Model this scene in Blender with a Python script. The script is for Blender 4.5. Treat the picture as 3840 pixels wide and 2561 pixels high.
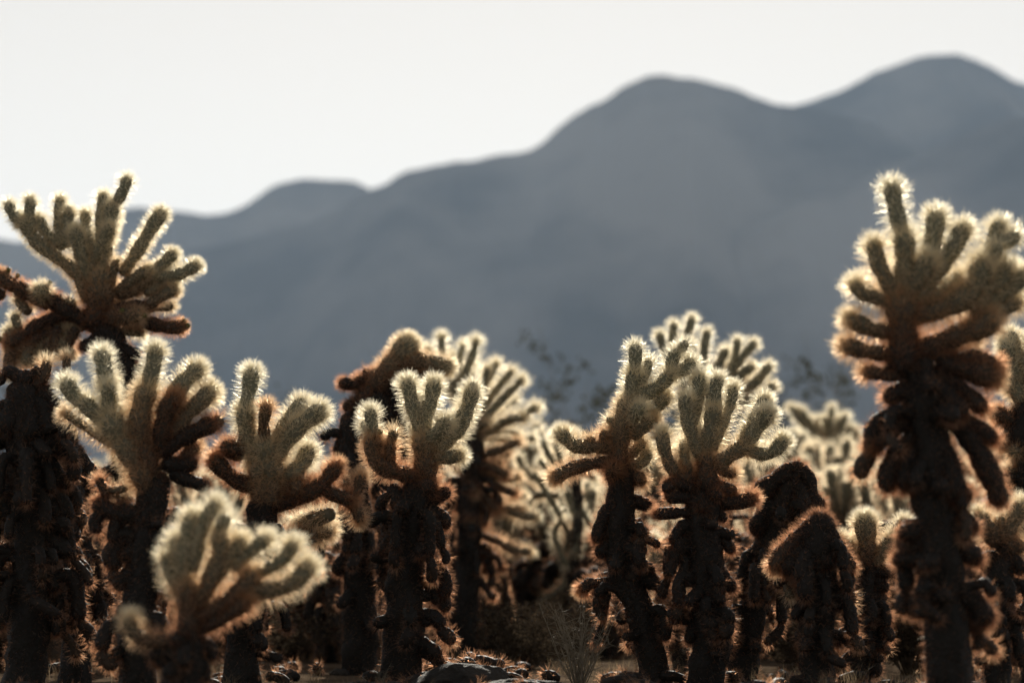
import bpy, math, random
import numpy as np
from mathutils import Vector, noise as mnoise

# ------------------------------------------------------------------ camera, sky, sun, exposure
sc = bpy.context.scene
for o in list(bpy.data.objects):
    bpy.data.objects.remove(o)
col = sc.collection
R = math.radians
LENS, HFOC = 85.0, 6.35
FPX = 3840 * LENS / 36.0                 # focal length in photograph pixels
HORIZON = 2230.0                         # photograph row of the true horizon
PITCH = math.atan((HORIZON - 1280.5) / FPX)
CAM = np.array([0.0, 0.0, 0.24])
cam = bpy.data.cameras.new('camera')
cam.lens, cam.sensor_width = LENS, 36.0
cam.clip_start, cam.clip_end = 0.05, 30000
cam.dof.use_dof = True
cam.dof.focus_distance = HFOC
cam.dof.aperture_fstop = 2.7
cam.dof.aperture_blades = 0
camo = bpy.data.objects.new('camera', cam)
col.objects.link(camo)
camo.location = CAM
camo.rotation_euler = (R(90) + PITCH, 0, 0)
sc.camera = camo

SUN_EL, SUN_AZ = R(25), R(2)             # azimuth from +Y towards +X; the sun stands behind the plants
SUN_STR, SKY_STR, EXPOSURE = 5.0, 0.066, 1.0
wd = bpy.data.worlds.new('World')
sc.world = wd
wd.use_nodes = True
wn, wl = wd.node_tree.nodes, wd.node_tree.links
bgn = wn['Background']
sky = wn.new('ShaderNodeTexSky')
sky.sky_type = 'NISHITA'
sky.sun_disc = False
sky.sun_elevation = SUN_EL
sky.sun_rotation = SUN_AZ
sky.altitude = 300
sky.air_density, sky.dust_density, sky.ozone_density = 1.0, 0.05, 1.0
hs = wn.new('ShaderNodeHueSaturation')
hs.inputs['Saturation'].default_value = 0.18
wl.new(sky.outputs[0], hs.inputs['Color'])
tint = wn.new('ShaderNodeMix'); tint.data_type = 'RGBA'; tint.blend_type = 'MULTIPLY'
tint.inputs['Factor'].default_value = 1.0
tint.inputs['B'].default_value = (0.975, 0.865, 0.735, 1)
wl.new(hs.outputs[0], tint.inputs['A'])
wl.new(tint.outputs['Result'], bgn.inputs['Color'])
bgn.inputs['Strength'].default_value = SKY_STR
sl = bpy.data.lights.new('sun', 'SUN')
sl.energy, sl.angle, sl.color = SUN_STR, R(0.53), (1.0, 0.93, 0.80)
slo = bpy.data.objects.new('sun', sl)
col.objects.link(slo)
sd = Vector((math.sin(SUN_AZ) * math.cos(SUN_EL), math.cos(SUN_AZ) * math.cos(SUN_EL), math.sin(SUN_EL)))
slo.rotation_euler = sd.to_track_quat('Z', 'Y').to_euler()
slo.location = (0, 60, 30)
vs = sc.view_settings
vs.view_transform, vs.look, vs.exposure, vs.gamma = 'Standard', 'None', EXPOSURE, 1.0
vs.use_curve_mapping = False
cy = sc.cycles
cy.use_denoising = True
cy.max_bounces, cy.diffuse_bounces, cy.glossy_bounces, cy.transmission_bounces = 8, 5, 2, 4
cy.volume_bounces = 1
cy.sample_clamp_indirect = 4.0

# ------------------------------------------------------------------ helpers
rng = np.random.default_rng(7)
rnd = random.Random(7)
FWD = np.array([0, math.cos(PITCH), math.sin(PITCH)])
UPV = np.array([0, -math.sin(PITCH), math.cos(PITCH)])


def at(x, y, Y):
    """point seen at photograph pixel (x, y), standing in the vertical plane Y metres ahead"""
    d = FWD + np.array([(x - 1920) / FPX, 0, 0]) + UPV * ((1280.5 - y) / FPX)
    return CAM + d * (Y / d[1])


def tag(o, label=None, cat=None, group=None, kind=None):
    if label: o['label'] = label
    if cat: o['category'] = cat
    if group: o['group'] = group
    if kind: o['kind'] = kind
    return o


def empty(name, loc):
    o = bpy.data.objects.new(name, None)
    o.empty_display_size = 0.1
    o.location = loc
    col.objects.link(o)
    return o


def mesh_from(name, verts, faces, attrs=None, smooth=True):
    """faces: list of integer arrays (each n x 3 or n x 4)"""
    me = bpy.data.meshes.new(name)
    verts = np.asarray(verts, dtype=np.float32)
    me.vertices.add(len(verts))
    me.vertices.foreach_set('co', verts.ravel())
    fl = [np.asarray(f, dtype=np.int32) for f in faces if len(f)]
    tot = np.concatenate([np.full(len(f), f.shape[1], dtype=np.int32) for f in fl])
    idx = np.concatenate([f.ravel() for f in fl])
    start = np.concatenate([[0], np.cumsum(tot)[:-1]]).astype(np.int32)
    me.loops.add(len(idx))
    me.loops.foreach_set('vertex_index', idx)
    me.polygons.add(len(tot))
    me.polygons.foreach_set('loop_start', start)
    me.polygons.foreach_set('loop_total', tot)
    me.polygons.foreach_set('use_smooth', np.full(len(tot), smooth, dtype=bool))
    for k, v in (attrs or {}).items():
        a = me.attributes.new(k, 'FLOAT', 'POINT')
        a.data.foreach_set('value', np.asarray(v, dtype=np.float32))
    me.update(calc_edges=True)
    me.validate()
    return me


def obj(name, me, mat, parent=None, loc=None):
    o = bpy.data.objects.new(name, me)
    if mat and not me.materials:
        me.materials.append(mat)
    o.parent = parent
    if loc is not None:
        o.location = loc
    col.objects.link(o)
    return o


# ------------------------------------------------------------------ materials
def new_mat(name):
    m = bpy.data.materials.new(name)
    m.use_nodes = True
    n, l = m.node_tree.nodes, m.node_tree.links
    for x in list(n):
        n.remove(x)
    out = n.new('ShaderNodeOutputMaterial')
    return m, n, l, out


def ramp(n, stops):
    r = n.new('ShaderNodeValToRGB')
    e = r.color_ramp.elements
    while len(e) < len(stops):
        e.new(0.5)
    for i, (p, c) in enumerate(stops):
        e[i].position = p
        e[i].color = (*c, 1)
    return r


def spine_material():
    m, n, l, out = new_mat('spine_straw')
    a = n.new('ShaderNodeAttribute'); a.attribute_name = 'age'
    # papery sheaths: they pass far more light than they send back
    r = ramp(n, [(0.0, (0.92, 0.87, 0.72)), (0.25, (0.92, 0.80, 0.58)), (0.5, (0.88, 0.62, 0.38)),
                 (0.75, (0.70, 0.35, 0.19)), (1.0, (0.20, 0.10, 0.062))])
    r2_ = ramp(n, [(0.0, (0.80, 0.75, 0.60)), (0.25, (0.72, 0.63, 0.47)), (0.5, (0.38, 0.27, 0.18)),
                   (0.75, (0.12, 0.066, 0.044)), (1.0, (0.048, 0.039, 0.033))])
    l.new(a.outputs['Fac'], r.inputs[0]); l.new(a.outputs['Fac'], r2_.inputs[0])
    d = n.new('ShaderNodeBsdfDiffuse'); t = n.new('ShaderNodeBsdfTranslucent')
    g = n.new('ShaderNodeBsdfGlossy'); g.inputs['Roughness'].default_value = 0.35
    g.inputs['Color'].default_value = (0.9, 0.85, 0.75, 1)
    l.new(r2_.outputs[0], d.inputs['Color']); l.new(r.outputs[0], t.inputs['Color'])
    f = n.new('ShaderNodeBsdfRefraction'); f.inputs['IOR'].default_value = 1.35; f.inputs['Roughness'].default_value = 0.5
    l.new(r.outputs[0], f.inputs['Color'])
    mx = n.new('ShaderNodeMixShader'); mx.inputs[0].default_value = 0.6
    l.new(d.outputs[0], mx.inputs[1]); l.new(t.outputs[0], mx.inputs[2])
    m2 = n.new('ShaderNodeMixShader'); m2.inputs[0].default_value = 0.05
    l.new(mx.outputs[0], m2.inputs[1]); l.new(g.outputs[0], m2.inputs[2])
    m3 = n.new('ShaderNodeMixShader'); m3.inputs[0].default_value = 0.13
    l.new(m2.outputs[0], m3.inputs[1]); l.new(f.outputs[0], m3.inputs[2])
    l.new(m3.outputs[0], out.inputs[0])
    return m


def stem_material():
    m, n, l, out = new_mat('cactus_skin')
    a = n.new('ShaderNodeAttribute'); a.attribute_name = 'age'
    tc = n.new('ShaderNodeTexCoord')
    nz = n.new('ShaderNodeTexNoise'); nz.inputs['Scale'].default_value = 60; nz.inputs['Detail'].default_value = 4
    l.new(tc.outputs['Object'], nz.inputs['Vector'])
    ad = n.new('ShaderNodeMath'); ad.operation = 'MULTIPLY_ADD'
    l.new(nz.outputs[0], ad.inputs[0]); ad.inputs[1].default_value = 0.3
    l.new(a.outputs['Fac'], ad.inputs[2])
    sb = n.new('ShaderNodeMath'); sb.operation = 'SUBTRACT'; sb.inputs[1].default_value = 0.15
    l.new(ad.outputs[0], sb.inputs[0])
    r = ramp(n, [(0.0, (0.135, 0.14, 0.10)), (0.3, (0.12, 0.112, 0.076)), (0.6, (0.06, 0.042, 0.028)),
                 (0.85, (0.016, 0.011, 0.009)), (1.0, (0.007, 0.006, 0.005))])
    l.new(sb.outputs[0], r.inputs[0])
    p = n.new('ShaderNodeBsdfPrincipled'); p.inputs['Roughness'].default_value = 0.75
    p.inputs['Specular IOR Level'].default_value = 0.25
    l.new(r.outputs[0], p.inputs['Base Color'])
    b = n.new('ShaderNodeBump'); b.inputs['Strength'].default_value = 0.6; b.inputs['Distance'].default_value = 0.004
    vo = n.new('ShaderNodeTexVoronoi'); vo.inputs['Scale'].default_value = 110
    l.new(tc.outputs['Object'], vo.inputs['Vector'])
    l.new(vo.outputs['Distance'], b.inputs['Height'])
    l.new(b.outputs[0], p.inputs['Normal'])
    l.new(p.outputs[0], out.inputs[0])
    return m


def simple_mat(name, c1, c2, scale=8.0, rough=0.85, bump=0.0, bdist=0.02, detail=6.0, trans=0.0, spec=0.1, lo=0.32, hi=0.68):
    m, n, l, out = new_mat(name)
    tc = n.new('ShaderNodeTexCoord')
    nz = n.new('ShaderNodeTexNoise'); nz.inputs['Scale'].default_value = scale; nz.inputs['Detail'].default_value = detail
    l.new(tc.outputs['Object'], nz.inputs['Vector'])
    r = ramp(n, [(lo, c1), (hi, c2)])
    l.new(nz.outputs[0], r.inputs[0])
    p = n.new('ShaderNodeBsdfPrincipled'); p.inputs['Roughness'].default_value = rough
    p.inputs['Specular IOR Level'].default_value = spec
    l.new(r.outputs[0], p.inputs['Base Color'])
    if bump:
        b = n.new('ShaderNodeBump'); b.inputs['Strength'].default_value = bump; b.inputs['Distance'].default_value = bdist
        n2 = n.new('ShaderNodeTexNoise'); n2.inputs['Scale'].default_value = scale * 5; n2.inputs['Detail'].default_value = 8
        l.new(tc.outputs['Object'], n2.inputs['Vector'])
        l.new(n2.outputs[0], b.inputs['Height']); l.new(b.outputs[0], p.inputs['Normal'])
    if trans:
        t = n.new('ShaderNodeBsdfTranslucent'); l.new(r.outputs[0], t.inputs['Color'])
        mx = n.new('ShaderNodeMixShader'); mx.inputs[0].default_value = trans
        l.new(p.outputs[0], mx.inputs[1]); l.new(t.outputs[0], mx.inputs[2])
        l.new(mx.outputs[0], out.inputs[0])
    else:
        l.new(p.outputs[0], out.inputs[0])
    return m


M_SPINE, M_STEM = spine_material(), stem_material()
M_FRUIT = simple_mat('cactus_fruit', (0.05, 0.06, 0.02), (0.10, 0.10, 0.035), 60, 0.6, 0.4, 0.003)
M_SOIL = simple_mat('desert_soil', (0.045, 0.033, 0.024), (0.11, 0.08, 0.056), 3.0, 0.95, 0.8, 0.03, 10, spec=0.0)
M_ROCK = simple_mat('dark_rock', (0.010, 0.009, 0.008), (0.032, 0.028, 0.025), 14, 0.8, 0.9, 0.012, 8, spec=0.15)
M_HILL = simple_mat('mountain_rock', (0.024, 0.024, 0.024), (0.19, 0.178, 0.165), 0.0022, 0.95, 0, detail=7, lo=0.44, hi=0.66)  # wide dark-to-pale noise colours in soft sunlit streaks and relief on the slopes
M_TWIG = simple_mat('dry_twig', (0.13, 0.11, 0.085), (0.27, 0.235, 0.18), 40, 0.8, trans=0.2)
M_GRASS = simple_mat('dry_grass', (0.16, 0.115, 0.07), (0.30, 0.225, 0.14), 30, 0.8, trans=0.4)
M_LEAF = simple_mat('creosote_leaf', (0.04, 0.042, 0.02), (0.085, 0.075, 0.035), 20, 0.95, trans=0.12, spec=0.0)
M_BRUSH = simple_mat('brush_leaf', (0.03, 0.023, 0.016), (0.085, 0.062, 0.042), 20, 0.9, trans=0.25, spec=0.0)
M_BTWIG = simple_mat('brush_twig', (0.035, 0.027, 0.02), (0.09, 0.07, 0.05), 40, 0.9, spec=0.0)

# ------------------------------------------------------------------ ground, mountains
def axis(breaks):
    out = []
    for a, b, n in breaks:
        out.append(np.linspace(a, b, n, endpoint=False))
    return np.concatenate(out + [np.array([breaks[-1][1]])])


def ground_z(x, y):
    z = 0.020 * mnoise.noise(Vector((x * .9, y * .9, 0))) + 0.010 * mnoise.noise(Vector((x * 3.1, y * 3.1, 4)))
    k = min(1.0, max(0.0, (math.hypot(x, y) - 25) / 60))
    z = z * (1 - k) + k * 0.35 * mnoise.noise(Vector((x * .02, y * .02, 9)))
    if y > 300:
        z += (y - 300) * 0.012
    return z


xs = axis([(-9000, -1000, 14), (-1000, -60, 16), (-60, -6, 20), (-6, 6, 100), (6, 60, 20), (60, 1000, 16), (1000, 9000, 14)])
ys = axis([(-3000, -50, 10), (-50, 2, 14), (2, 16, 110), (16, 70, 26), (70, 600, 20), (600, 9500, 30)])
gx, gy = np.meshgrid(xs, ys)
gz = np.array([ground_z(a, b) for a, b in zip(gx.ravel(), gy.ravel())])
nx, ny = len(xs), len(ys)
q = np.arange(nx * ny).reshape(ny, nx)
gf = np.stack([q[:-1, :-1], q[:-1, 1:], q[1:, 1:], q[1:, :-1]], -1).reshape(-1, 4)
tag(obj('ground', mesh_from('ground', np.stack([gx.ravel(), gy.ravel(), gz], 1), [gf]), M_SOIL), kind='structure')


def ridge(name, sky_pts, Rr, depth, seed, rough=1.0):
    """a mountain range with its crest Rr metres ahead; crest heights follow the skyline, flanks run out both ways"""
    px = np.array([p[0] for p in sky_pts], float); py = np.array([p[1] for p in sky_pts], float)
    X = np.concatenate([np.linspace(px[0], -300, 40, endpoint=False), np.linspace(-300, 4140, 240), np.linspace(4140, px[-1], 40)[1:]])
    # smooth interpolation of the crest
    Hy = np.interp(X, px, py)
    ker = np.hanning(7); ker /= ker.sum()
    Hy = np.convolve(np.pad(Hy, 3, mode='edge'), ker, 'valid')
    Hy = Hy + np.array([14 * (mnoise.fractal(Vector((a / 210 + seed * 7, seed, 0)), .8, 2.0, 4)) for a in X])
    cr = np.array([at(a, b, Rr) for a, b in zip(X, Hy)])
    S = np.concatenate([-(np.linspace(1, 0, 46) ** 2.2), np.linspace(0, 1, 12)[1:]])
    V = np.zeros((len(S), len(X), 3))
    for j, s in enumerate(S):
        for i in range(len(X)):
            x, h = cr[i, 0], max(cr[i, 2], 5.0)
            d = abs(s)
            fall = (1 - d) ** 0.92
            y = Rr + s * (min(depth, h * 1.2) if s < 0 else depth)
            w = d * (1 - d) * 4
            g = mnoise.multi_fractal(Vector((x / 520 + seed, y / 900, seed)), 1.0, 2.1, 5) - 1.0
            sp = abs(mnoise.noise(Vector((x / 330 + 0.35 * s + seed, s * 0.8, seed + 3)))) - 0.25
            z = h * fall + w * h * rough * (0.10 * g - 0.30 * sp)
            base = max(0.0, (y - 300) * 0.012) - 12
            V[j, i] = (x, y, max(z, base - 4) if d > .05 else z)
    n, m = len(S), len(X)
    q = np.arange(n * m).reshape(n, m)
    f = np.stack([q[:-1, :-1], q[:-1, 1:], q[1:, 1:], q[1:, :-1]], -1).reshape(-1, 4)
    return tag(obj(name, mesh_from(name, V.reshape(-1, 3), [f]), M_HILL), kind='structure')


ridge('far_mountain', [(-3600, 900), (-1500, 1000), (-600, 930), (0, 896), (60, 898), (300, 860), (480, 775), (530, 768), (600, 790), (700, 797), (860, 802), (930, 770), (1050, 685), (1130, 667),
                       (1230, 680), (1300, 674), (1350, 695), (1400, 712), (1460, 770), (1700, 900), (2400, 800), (2950, 400), (3050, 375), (3110, 362), (3290, 272), (3440, 215), (3550, 200),
                       (3630, 215), (3760, 285), (3840, 310), (4000, 330), (4500, 250), (5200, 420), (6800, 700), (9000, 1100)], 5000, 1500, 11, 0.7)
ridge('mountain', [(-4000, 1500), (-1200, 1250), (0, 1120), (500, 1000), (900, 905), (1100, 850), (1250, 790), (1380, 720), (1450, 690), (1520, 640), (1590, 630), (1700, 610), (1800, 595), (1860, 580),
                   (1960, 575), (2020, 555), (2090, 480), (2190, 410), (2270, 380), (2340, 320), (2400, 290), (2470, 284), (2560, 290), (2680, 312), (2760, 335), (2830, 368), (2900, 392), (2990, 398), (3080, 405), (3300, 480), (3600, 640), (4200, 760), (5200, 1000), (8000, 1500)], 4400, 1500, 23, 1.05)
ridge('foothill', [(-3500, 1900), (400, 1700), (1200, 1450), (1900, 1230), (2300, 1060), (2700, 890), (3100, 720), (3400, 600), (3700, 470), (3950, 400), (4400, 420), (5200, 700), (7000, 1300)], 4050, 1200, 31, 0.7)

# ------------------------------------------------------------------ cholla builder
def catmull(P, n):
    P = np.asarray(P, float)
    if len(P) == 2:
        t = np.linspace(0, 1, n)[:, None]
        return P[0] * (1 - t) + P[1] * t
    Q = np.vstack([2 * P[0] - P[1], P, 2 * P[-1] - P[-2]])
    seg = np.linalg.norm(np.diff(P, axis=0), axis=1)
    cum = np.concatenate([[0], np.cumsum(seg)])
    out = []
    for s in np.linspace(0, cum[-1], n):
        i = min(np.searchsorted(cum, s, 'right') - 1, len(P) - 2)
        t = (s - cum[i]) / max(seg[i], 1e-9)
        p0, p1, p2, p3 = Q[i], Q[i + 1], Q[i + 2], Q[i + 3]
        out.append(0.5 * ((2 * p1) + (-p0 + p2) * t + (2 * p0 - 5 * p1 + 4 * p2 - p3) * t * t + (-p0 + 3 * p1 - 3 * p2 + p3) * t ** 3))
    return np.array(out)


def frames(C):
    T = np.gradient(C, axis=0)
    T /= np.linalg.norm(T, axis=1)[:, None] + 1e-12
    a = np.array([0, 1.0, 0]) if abs(T[0][1]) < 0.8 else np.array([1.0, 0, 0])
    N = np.zeros_like(T)
    n = a - T[0] * a.dot(T[0]); n /= np.linalg.norm(n)
    for i in range(len(T)):
        n = n - T[i] * n.dot(T[i]); n /= np.linalg.norm(n) + 1e-12
        N[i] = n
    B = np.cross(T, N)
    return T, N, B


def joint_surface(C, rad, nseg, seed, lump):
    """closed tube with domed ends: returns verts, quads, tris, param t"""
    T, N, B = frames(C)
    n = len(C)
    th = np.linspace(0, 2 * np.pi, nseg, endpoint=False)
    rr = np.repeat(rad[:, None], nseg, 1)
    if lump:
        L = np.linalg.norm(np.diff(C, axis=0), axis=1).sum()
        for i in range(n):
            for j in range(nseg):
                v = Vector((math.cos(th[j]) * 1.4 + seed, math.sin(th[j]) * 1.4, C[i, 2] * 14 + seed * 3))
                rr[i, j] *= 1 + lump * mnoise.noise(v) + lump * .6 * mnoise.noise(v * 2.7)
    else:                                   # rows of low tubercles
        i = np.arange(n)[:, None]; j = np.arange(nseg)[None, :]
        rr = rr * (1 + 0.045 * np.where((i + j) % 2 == 0, 1, -1))
    V = C[:, None, :] + rr[:, :, None] * (np.cos(th)[None, :, None] * N[:, None, :] + np.sin(th)[None, :, None] * B[:, None, :])
    V = V.reshape(-1, 3)
    q = np.arange(n * nseg).reshape(n, nseg)
    q2 = np.roll(q, -1, 1)
    quads = np.stack([q[:-1], q2[:-1], q2[1:], q[1:]], -1).reshape(-1, 4)
    a, b = len(V), len(V) + 1
    V = np.vstack([V, C[0] - T[0] * rad[0] * .4, C[-1] + T[-1] * rad[-1] * .4])
    t1 = np.stack([np.full(nseg, a), q2[0], q[0]], -1)
    t2 = np.stack([np.full(nseg, b), q[-1], q2[-1]], -1)
    tt = np.concatenate([np.repeat(np.linspace(0, 1, n), nseg), [0, 1]])
    return V, quads, np.vstack([t1, t2]), tt


def spine_mesh(C, rad, age0, age1, slen, spacing, per, width, up=0.15, spread=0.62):
    """one thin blade per spine, in tufts set on a spiral lattice over the stem"""
    T, N, B = frames(C)
    seg = np.linalg.norm(np.diff(C, axis=0), axis=1)
    cum = np.concatenate([[0], np.cumsum(seg)])
    L = cum[-1]
    area = 2 * np.pi * np.trapezoid(rad, cum) if hasattr(np, 'trapezoid') else 2 * np.pi * np.trapz(rad, cum)
    na = max(12, int(area / spacing ** 2))
    # cumulative area so that tufts are evenly spread
    w = np.concatenate([[0], np.cumsum(seg * (rad[1:] + rad[:-1]) / 2)]); w /= w[-1]
    u = (np.arange(na) + 0.5) / na
    s = np.interp(u, w, cum)
    th = np.arange(na) * 2.399963 + rng.uniform(-.25, .25, na)
    f = s / L * (len(C) - 1)
    i0 = np.clip(f.astype(int), 0, len(C) - 2); fr = (f - i0)[:, None]
    lerp = lambda A: A[i0] * (1 - fr) + A[i0 + 1] * fr
    c, t, n, b = lerp(C), lerp(T), lerp(N), lerp(B)
    r = (rad[i0] * (1 - fr[:, 0]) + rad[i0 + 1] * fr[:, 0])[:, None]
    drds = np.gradient(rad, cum)
    sl = np.clip((drds[i0] * (1 - fr[:, 0]) + drds[i0 + 1] * fr[:, 0]), -3, 1.0)[:, None]
    rd = np.cos(th)[:, None] * n + np.sin(th)[:, None] * b
    p = c + rd * r * 0.98
    nr = rd - t * sl
    nr /= np.linalg.norm(nr, axis=1)[:, None]
    # tip cap tufts
    ncap = max(3, int(1.6 * np.pi * rad[-2] ** 2 / spacing ** 2))
    P = np.repeat(p, per, 0); D = np.repeat(nr, per, 0); TT = np.repeat(t, per, 0); U = np.repeat(s / L, per)
    m = len(P)
    jit = rng.normal(size=(m, 3))
    jit -= D * (jit * D).sum(1)[:, None]
    d = D + jit * (spread * rng.uniform(0.15, 1.35, (m, 1))) + TT * up
    d /= np.linalg.norm(d, axis=1)[:, None]
    ln = slen * np.where(rng.uniform(size=m) < .04, rng.uniform(1.05, 1.25, m), rng.uniform(0.6, 1.06, m)) * np.repeat(rng.uniform(0.8, 1.12, na), per)
    side = np.cross(d, rng.normal(size=(m, 3))); side /= np.linalg.norm(side, axis=1)[:, None] + 1e-9
    if (age0 + age1) / 2 > .8:              # old worn spines taper to a point
        V = np.empty((m, 3, 3))
        V[:, 0] = P - side * width[0]; V[:, 1] = P + side * width[0]; V[:, 2] = P + d * ln[:, None]
        ag = np.repeat(np.clip(age0 + (age1 - age0) * U + rng.normal(0, .06, m), 0, 1), 3)
        return V.reshape(-1, 3), np.arange(m * 3).reshape(m, 3), ag
    V = np.empty((m, 4, 3))
    E_ = P + d * ln[:, None]
    V[:, 0] = P - side * width[0]; V[:, 1] = P + side * width[0]; V[:, 2] = E_ + side * width[0] * .32; V[:, 3] = E_ - side * width[0] * .32
    ag = age0 + (age1 - age0) * U + rng.normal(0, .05, m)
    ag = np.repeat(np.clip(ag, 0, 1), 4)
    F = np.arange(m * 4).reshape(m, 4)
    return V.reshape(-1, 3), F, ag


def profile(n, r, kind, taper=1.0):
    t = np.linspace(0, 1, n)
    if kind == 'trunk':
        return r * (taper + (1 - taper) * t)
    p = 0.80 + 0.20 * np.clip(t / .3, 0, 1)
    p *= 1 + 0.07 * np.sin(np.pi * t)
    return r * p


def add_joint(plant, base, P, r, a0, a1, slen, q=1.0, name='stem_joint'):
    """P world points; r world radius. q = quality factor for the number of spines"""
    P = np.asarray(P, float)
    L = np.linalg.norm(np.diff(P, axis=0), axis=1).sum()
    # body centre line, then a dome over the last r of it
    n = int(np.clip(L / 0.011, 7, 22))
    C = catmull(P, n)
    rad = profile(n, r, 'joint')
    seg = np.concatenate([[0], np.cumsum(np.linalg.norm(np.diff(C, axis=0), axis=1))])
    rest = seg[-1] - seg
    dome = np.clip(1 - rest / (1.15 * r), 0, 1)
    rad = rad * np.sqrt(np.clip(1 - dome ** 2, 0.02, 1))
    if L > 2.4 * r:                         # finer rings in the dome
        s2 = np.concatenate([np.linspace(0, seg[-1] - 1.1 * r, max(5, n - 4)), seg[-1] - r * np.array([.85, .6, .38, .2, .08, 0.0])])
        C = np.stack([np.interp(s2, seg, C[:, k]) for k in range(3)], 1)
        rest = s2[-1] - s2
        dome = np.clip(1 - rest / (1.1 * r), 0, 1)
        t = s2 / s2[-1]
        rad = r * (0.80 + 0.20 * np.clip(t / .3, 0, 1)) * (1 + .07 * np.sin(np.pi * t)) * np.sqrt(np.clip(1 - dome ** 2, 0.03, 1))
    nc = int(L / .075)
    if nc >= 1:                             # a neck where one season's growth ends and the next begins
        sg = np.concatenate([[0], np.cumsum(np.linalg.norm(np.diff(C, axis=0), axis=1))])
        for i in range(nc):
            s0 = L * (i + 1) / (nc + 1) * rnd.uniform(.85, 1.15)
            rad = rad * (1 - .22 * np.exp(-((sg - s0) / (.35 * r + .004)) ** 2))
    rad = rad * (1 + .05 * np.sin(np.linspace(0, 1, len(C)) * rnd.uniform(5, 11) + rnd.uniform(0, 6)))
    V, quads, tris, tt = joint_surface(C, rad, 14, 0, 0)
    V = V - base
    j = obj(name, mesh_from(name, V, [quads, tris], {'age': a0 + (a1 - a0) * tt}), M_STEM, plant)
    sv, sf, sa = spine_mesh(C, rad, a0, a1, slen, (0.0079 if a0 + a1 < 1.6 else 0.0092) / math.sqrt(q), 8, (0.00036,))
    s = obj('spines', mesh_from('spines', sv - base, [sf], {'age': sa}, smooth=False), M_SPINE, j)
    s['kind'] = 'stuff'
    return j


def add_trunk(plant, base, P, r0, r1, a0=1.0, a1=1.0, slen=0.02, q=1.0):
    P = np.asarray(P, float)
    L = np.linalg.norm(np.diff(P, axis=0), axis=1).sum()
    n = int(np.clip(L / 0.02, 10, 60))
    C = catmull(P, n)
    t = np.linspace(0, 1, n)
    rad = r0 + (r1 - r0) * t
    sg = np.concatenate([[0], np.cumsum(np.linalg.norm(np.diff(C, axis=0), axis=1))])
    s2 = np.concatenate([np.linspace(0, sg[-1] - 1.05 * r1, n), sg[-1] - r1 * np.array([.8, .55, .32, .15, .05, 0.0])])
    C = np.stack([np.interp(s2, sg, C[:, k]) for k in range(3)], 1)
    t = s2 / s2[-1]
    rad = (r0 + (r1 - r0) * t) * np.sqrt(np.clip(1 - np.clip(1 - (s2[-1] - s2) / r1, 0, 1) ** 2, .03, 1))
    V, quads, tris, tt = joint_surface(C, rad, 22, rnd.uniform(0, 50), 0.34)
    j = obj('trunk', mesh_from('trunk', V - base, [quads, tris], {'age': a0 + (a1 - a0) * tt}), M_STEM, plant)
    sv, sf, sa = spine_mesh(C, rad * 1.02, a0, a1, slen, 0.0125 / math.sqrt(q), 6, (0.00045,), up=0.0, spread=0.9)
    s = obj('spines', mesh_from('spines', sv - base, [sf], {'age': sa}, smooth=False), M_SPINE, j)
    s['kind'] = 'stuff'
    return j


def add_fruit(plant, base, p, r, d):
    d = np.asarray(d, float) / np.linalg.norm(d)
    C = np.array([p + d * r * k for k in (0, .5, 1.1, 1.7, 2.1, 2.35, 2.4)])
    rad = r * np.array([.55, .85, 1.0, 1.0, .8, .55, .3])
    V, quads, tris, tt = joint_surface(C, rad, 10, 0, 0)
    return obj('fruit', mesh_from('fruit', V - base, [quads, tris]), M_FRUIT, plant)


# photograph crops in which the plants were measured: (x0, y0, pixels per unit)
FR = dict(full=(0, 0, 1.0), c0=(0, 0, 1.6333), c1=(0, 600, .51), c2=(0, 1200, .5102), c3=(300, 1700, .549), c4=(1150, 1150, .5102),
          c5=(2000, 1100, .542), c6=(2900, 550, .542), c7=(2900, 1350, .7724), c8=(1200, 1750, .517), c9=(2100, 1700, .549),
          c10=(0, 1900, .4215), cK=(2900, 1450, .3826), cL=(1850, 1500, .6378), cM=(3300, 1700, .549), cR=(3400, 1250, .4463))


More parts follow.
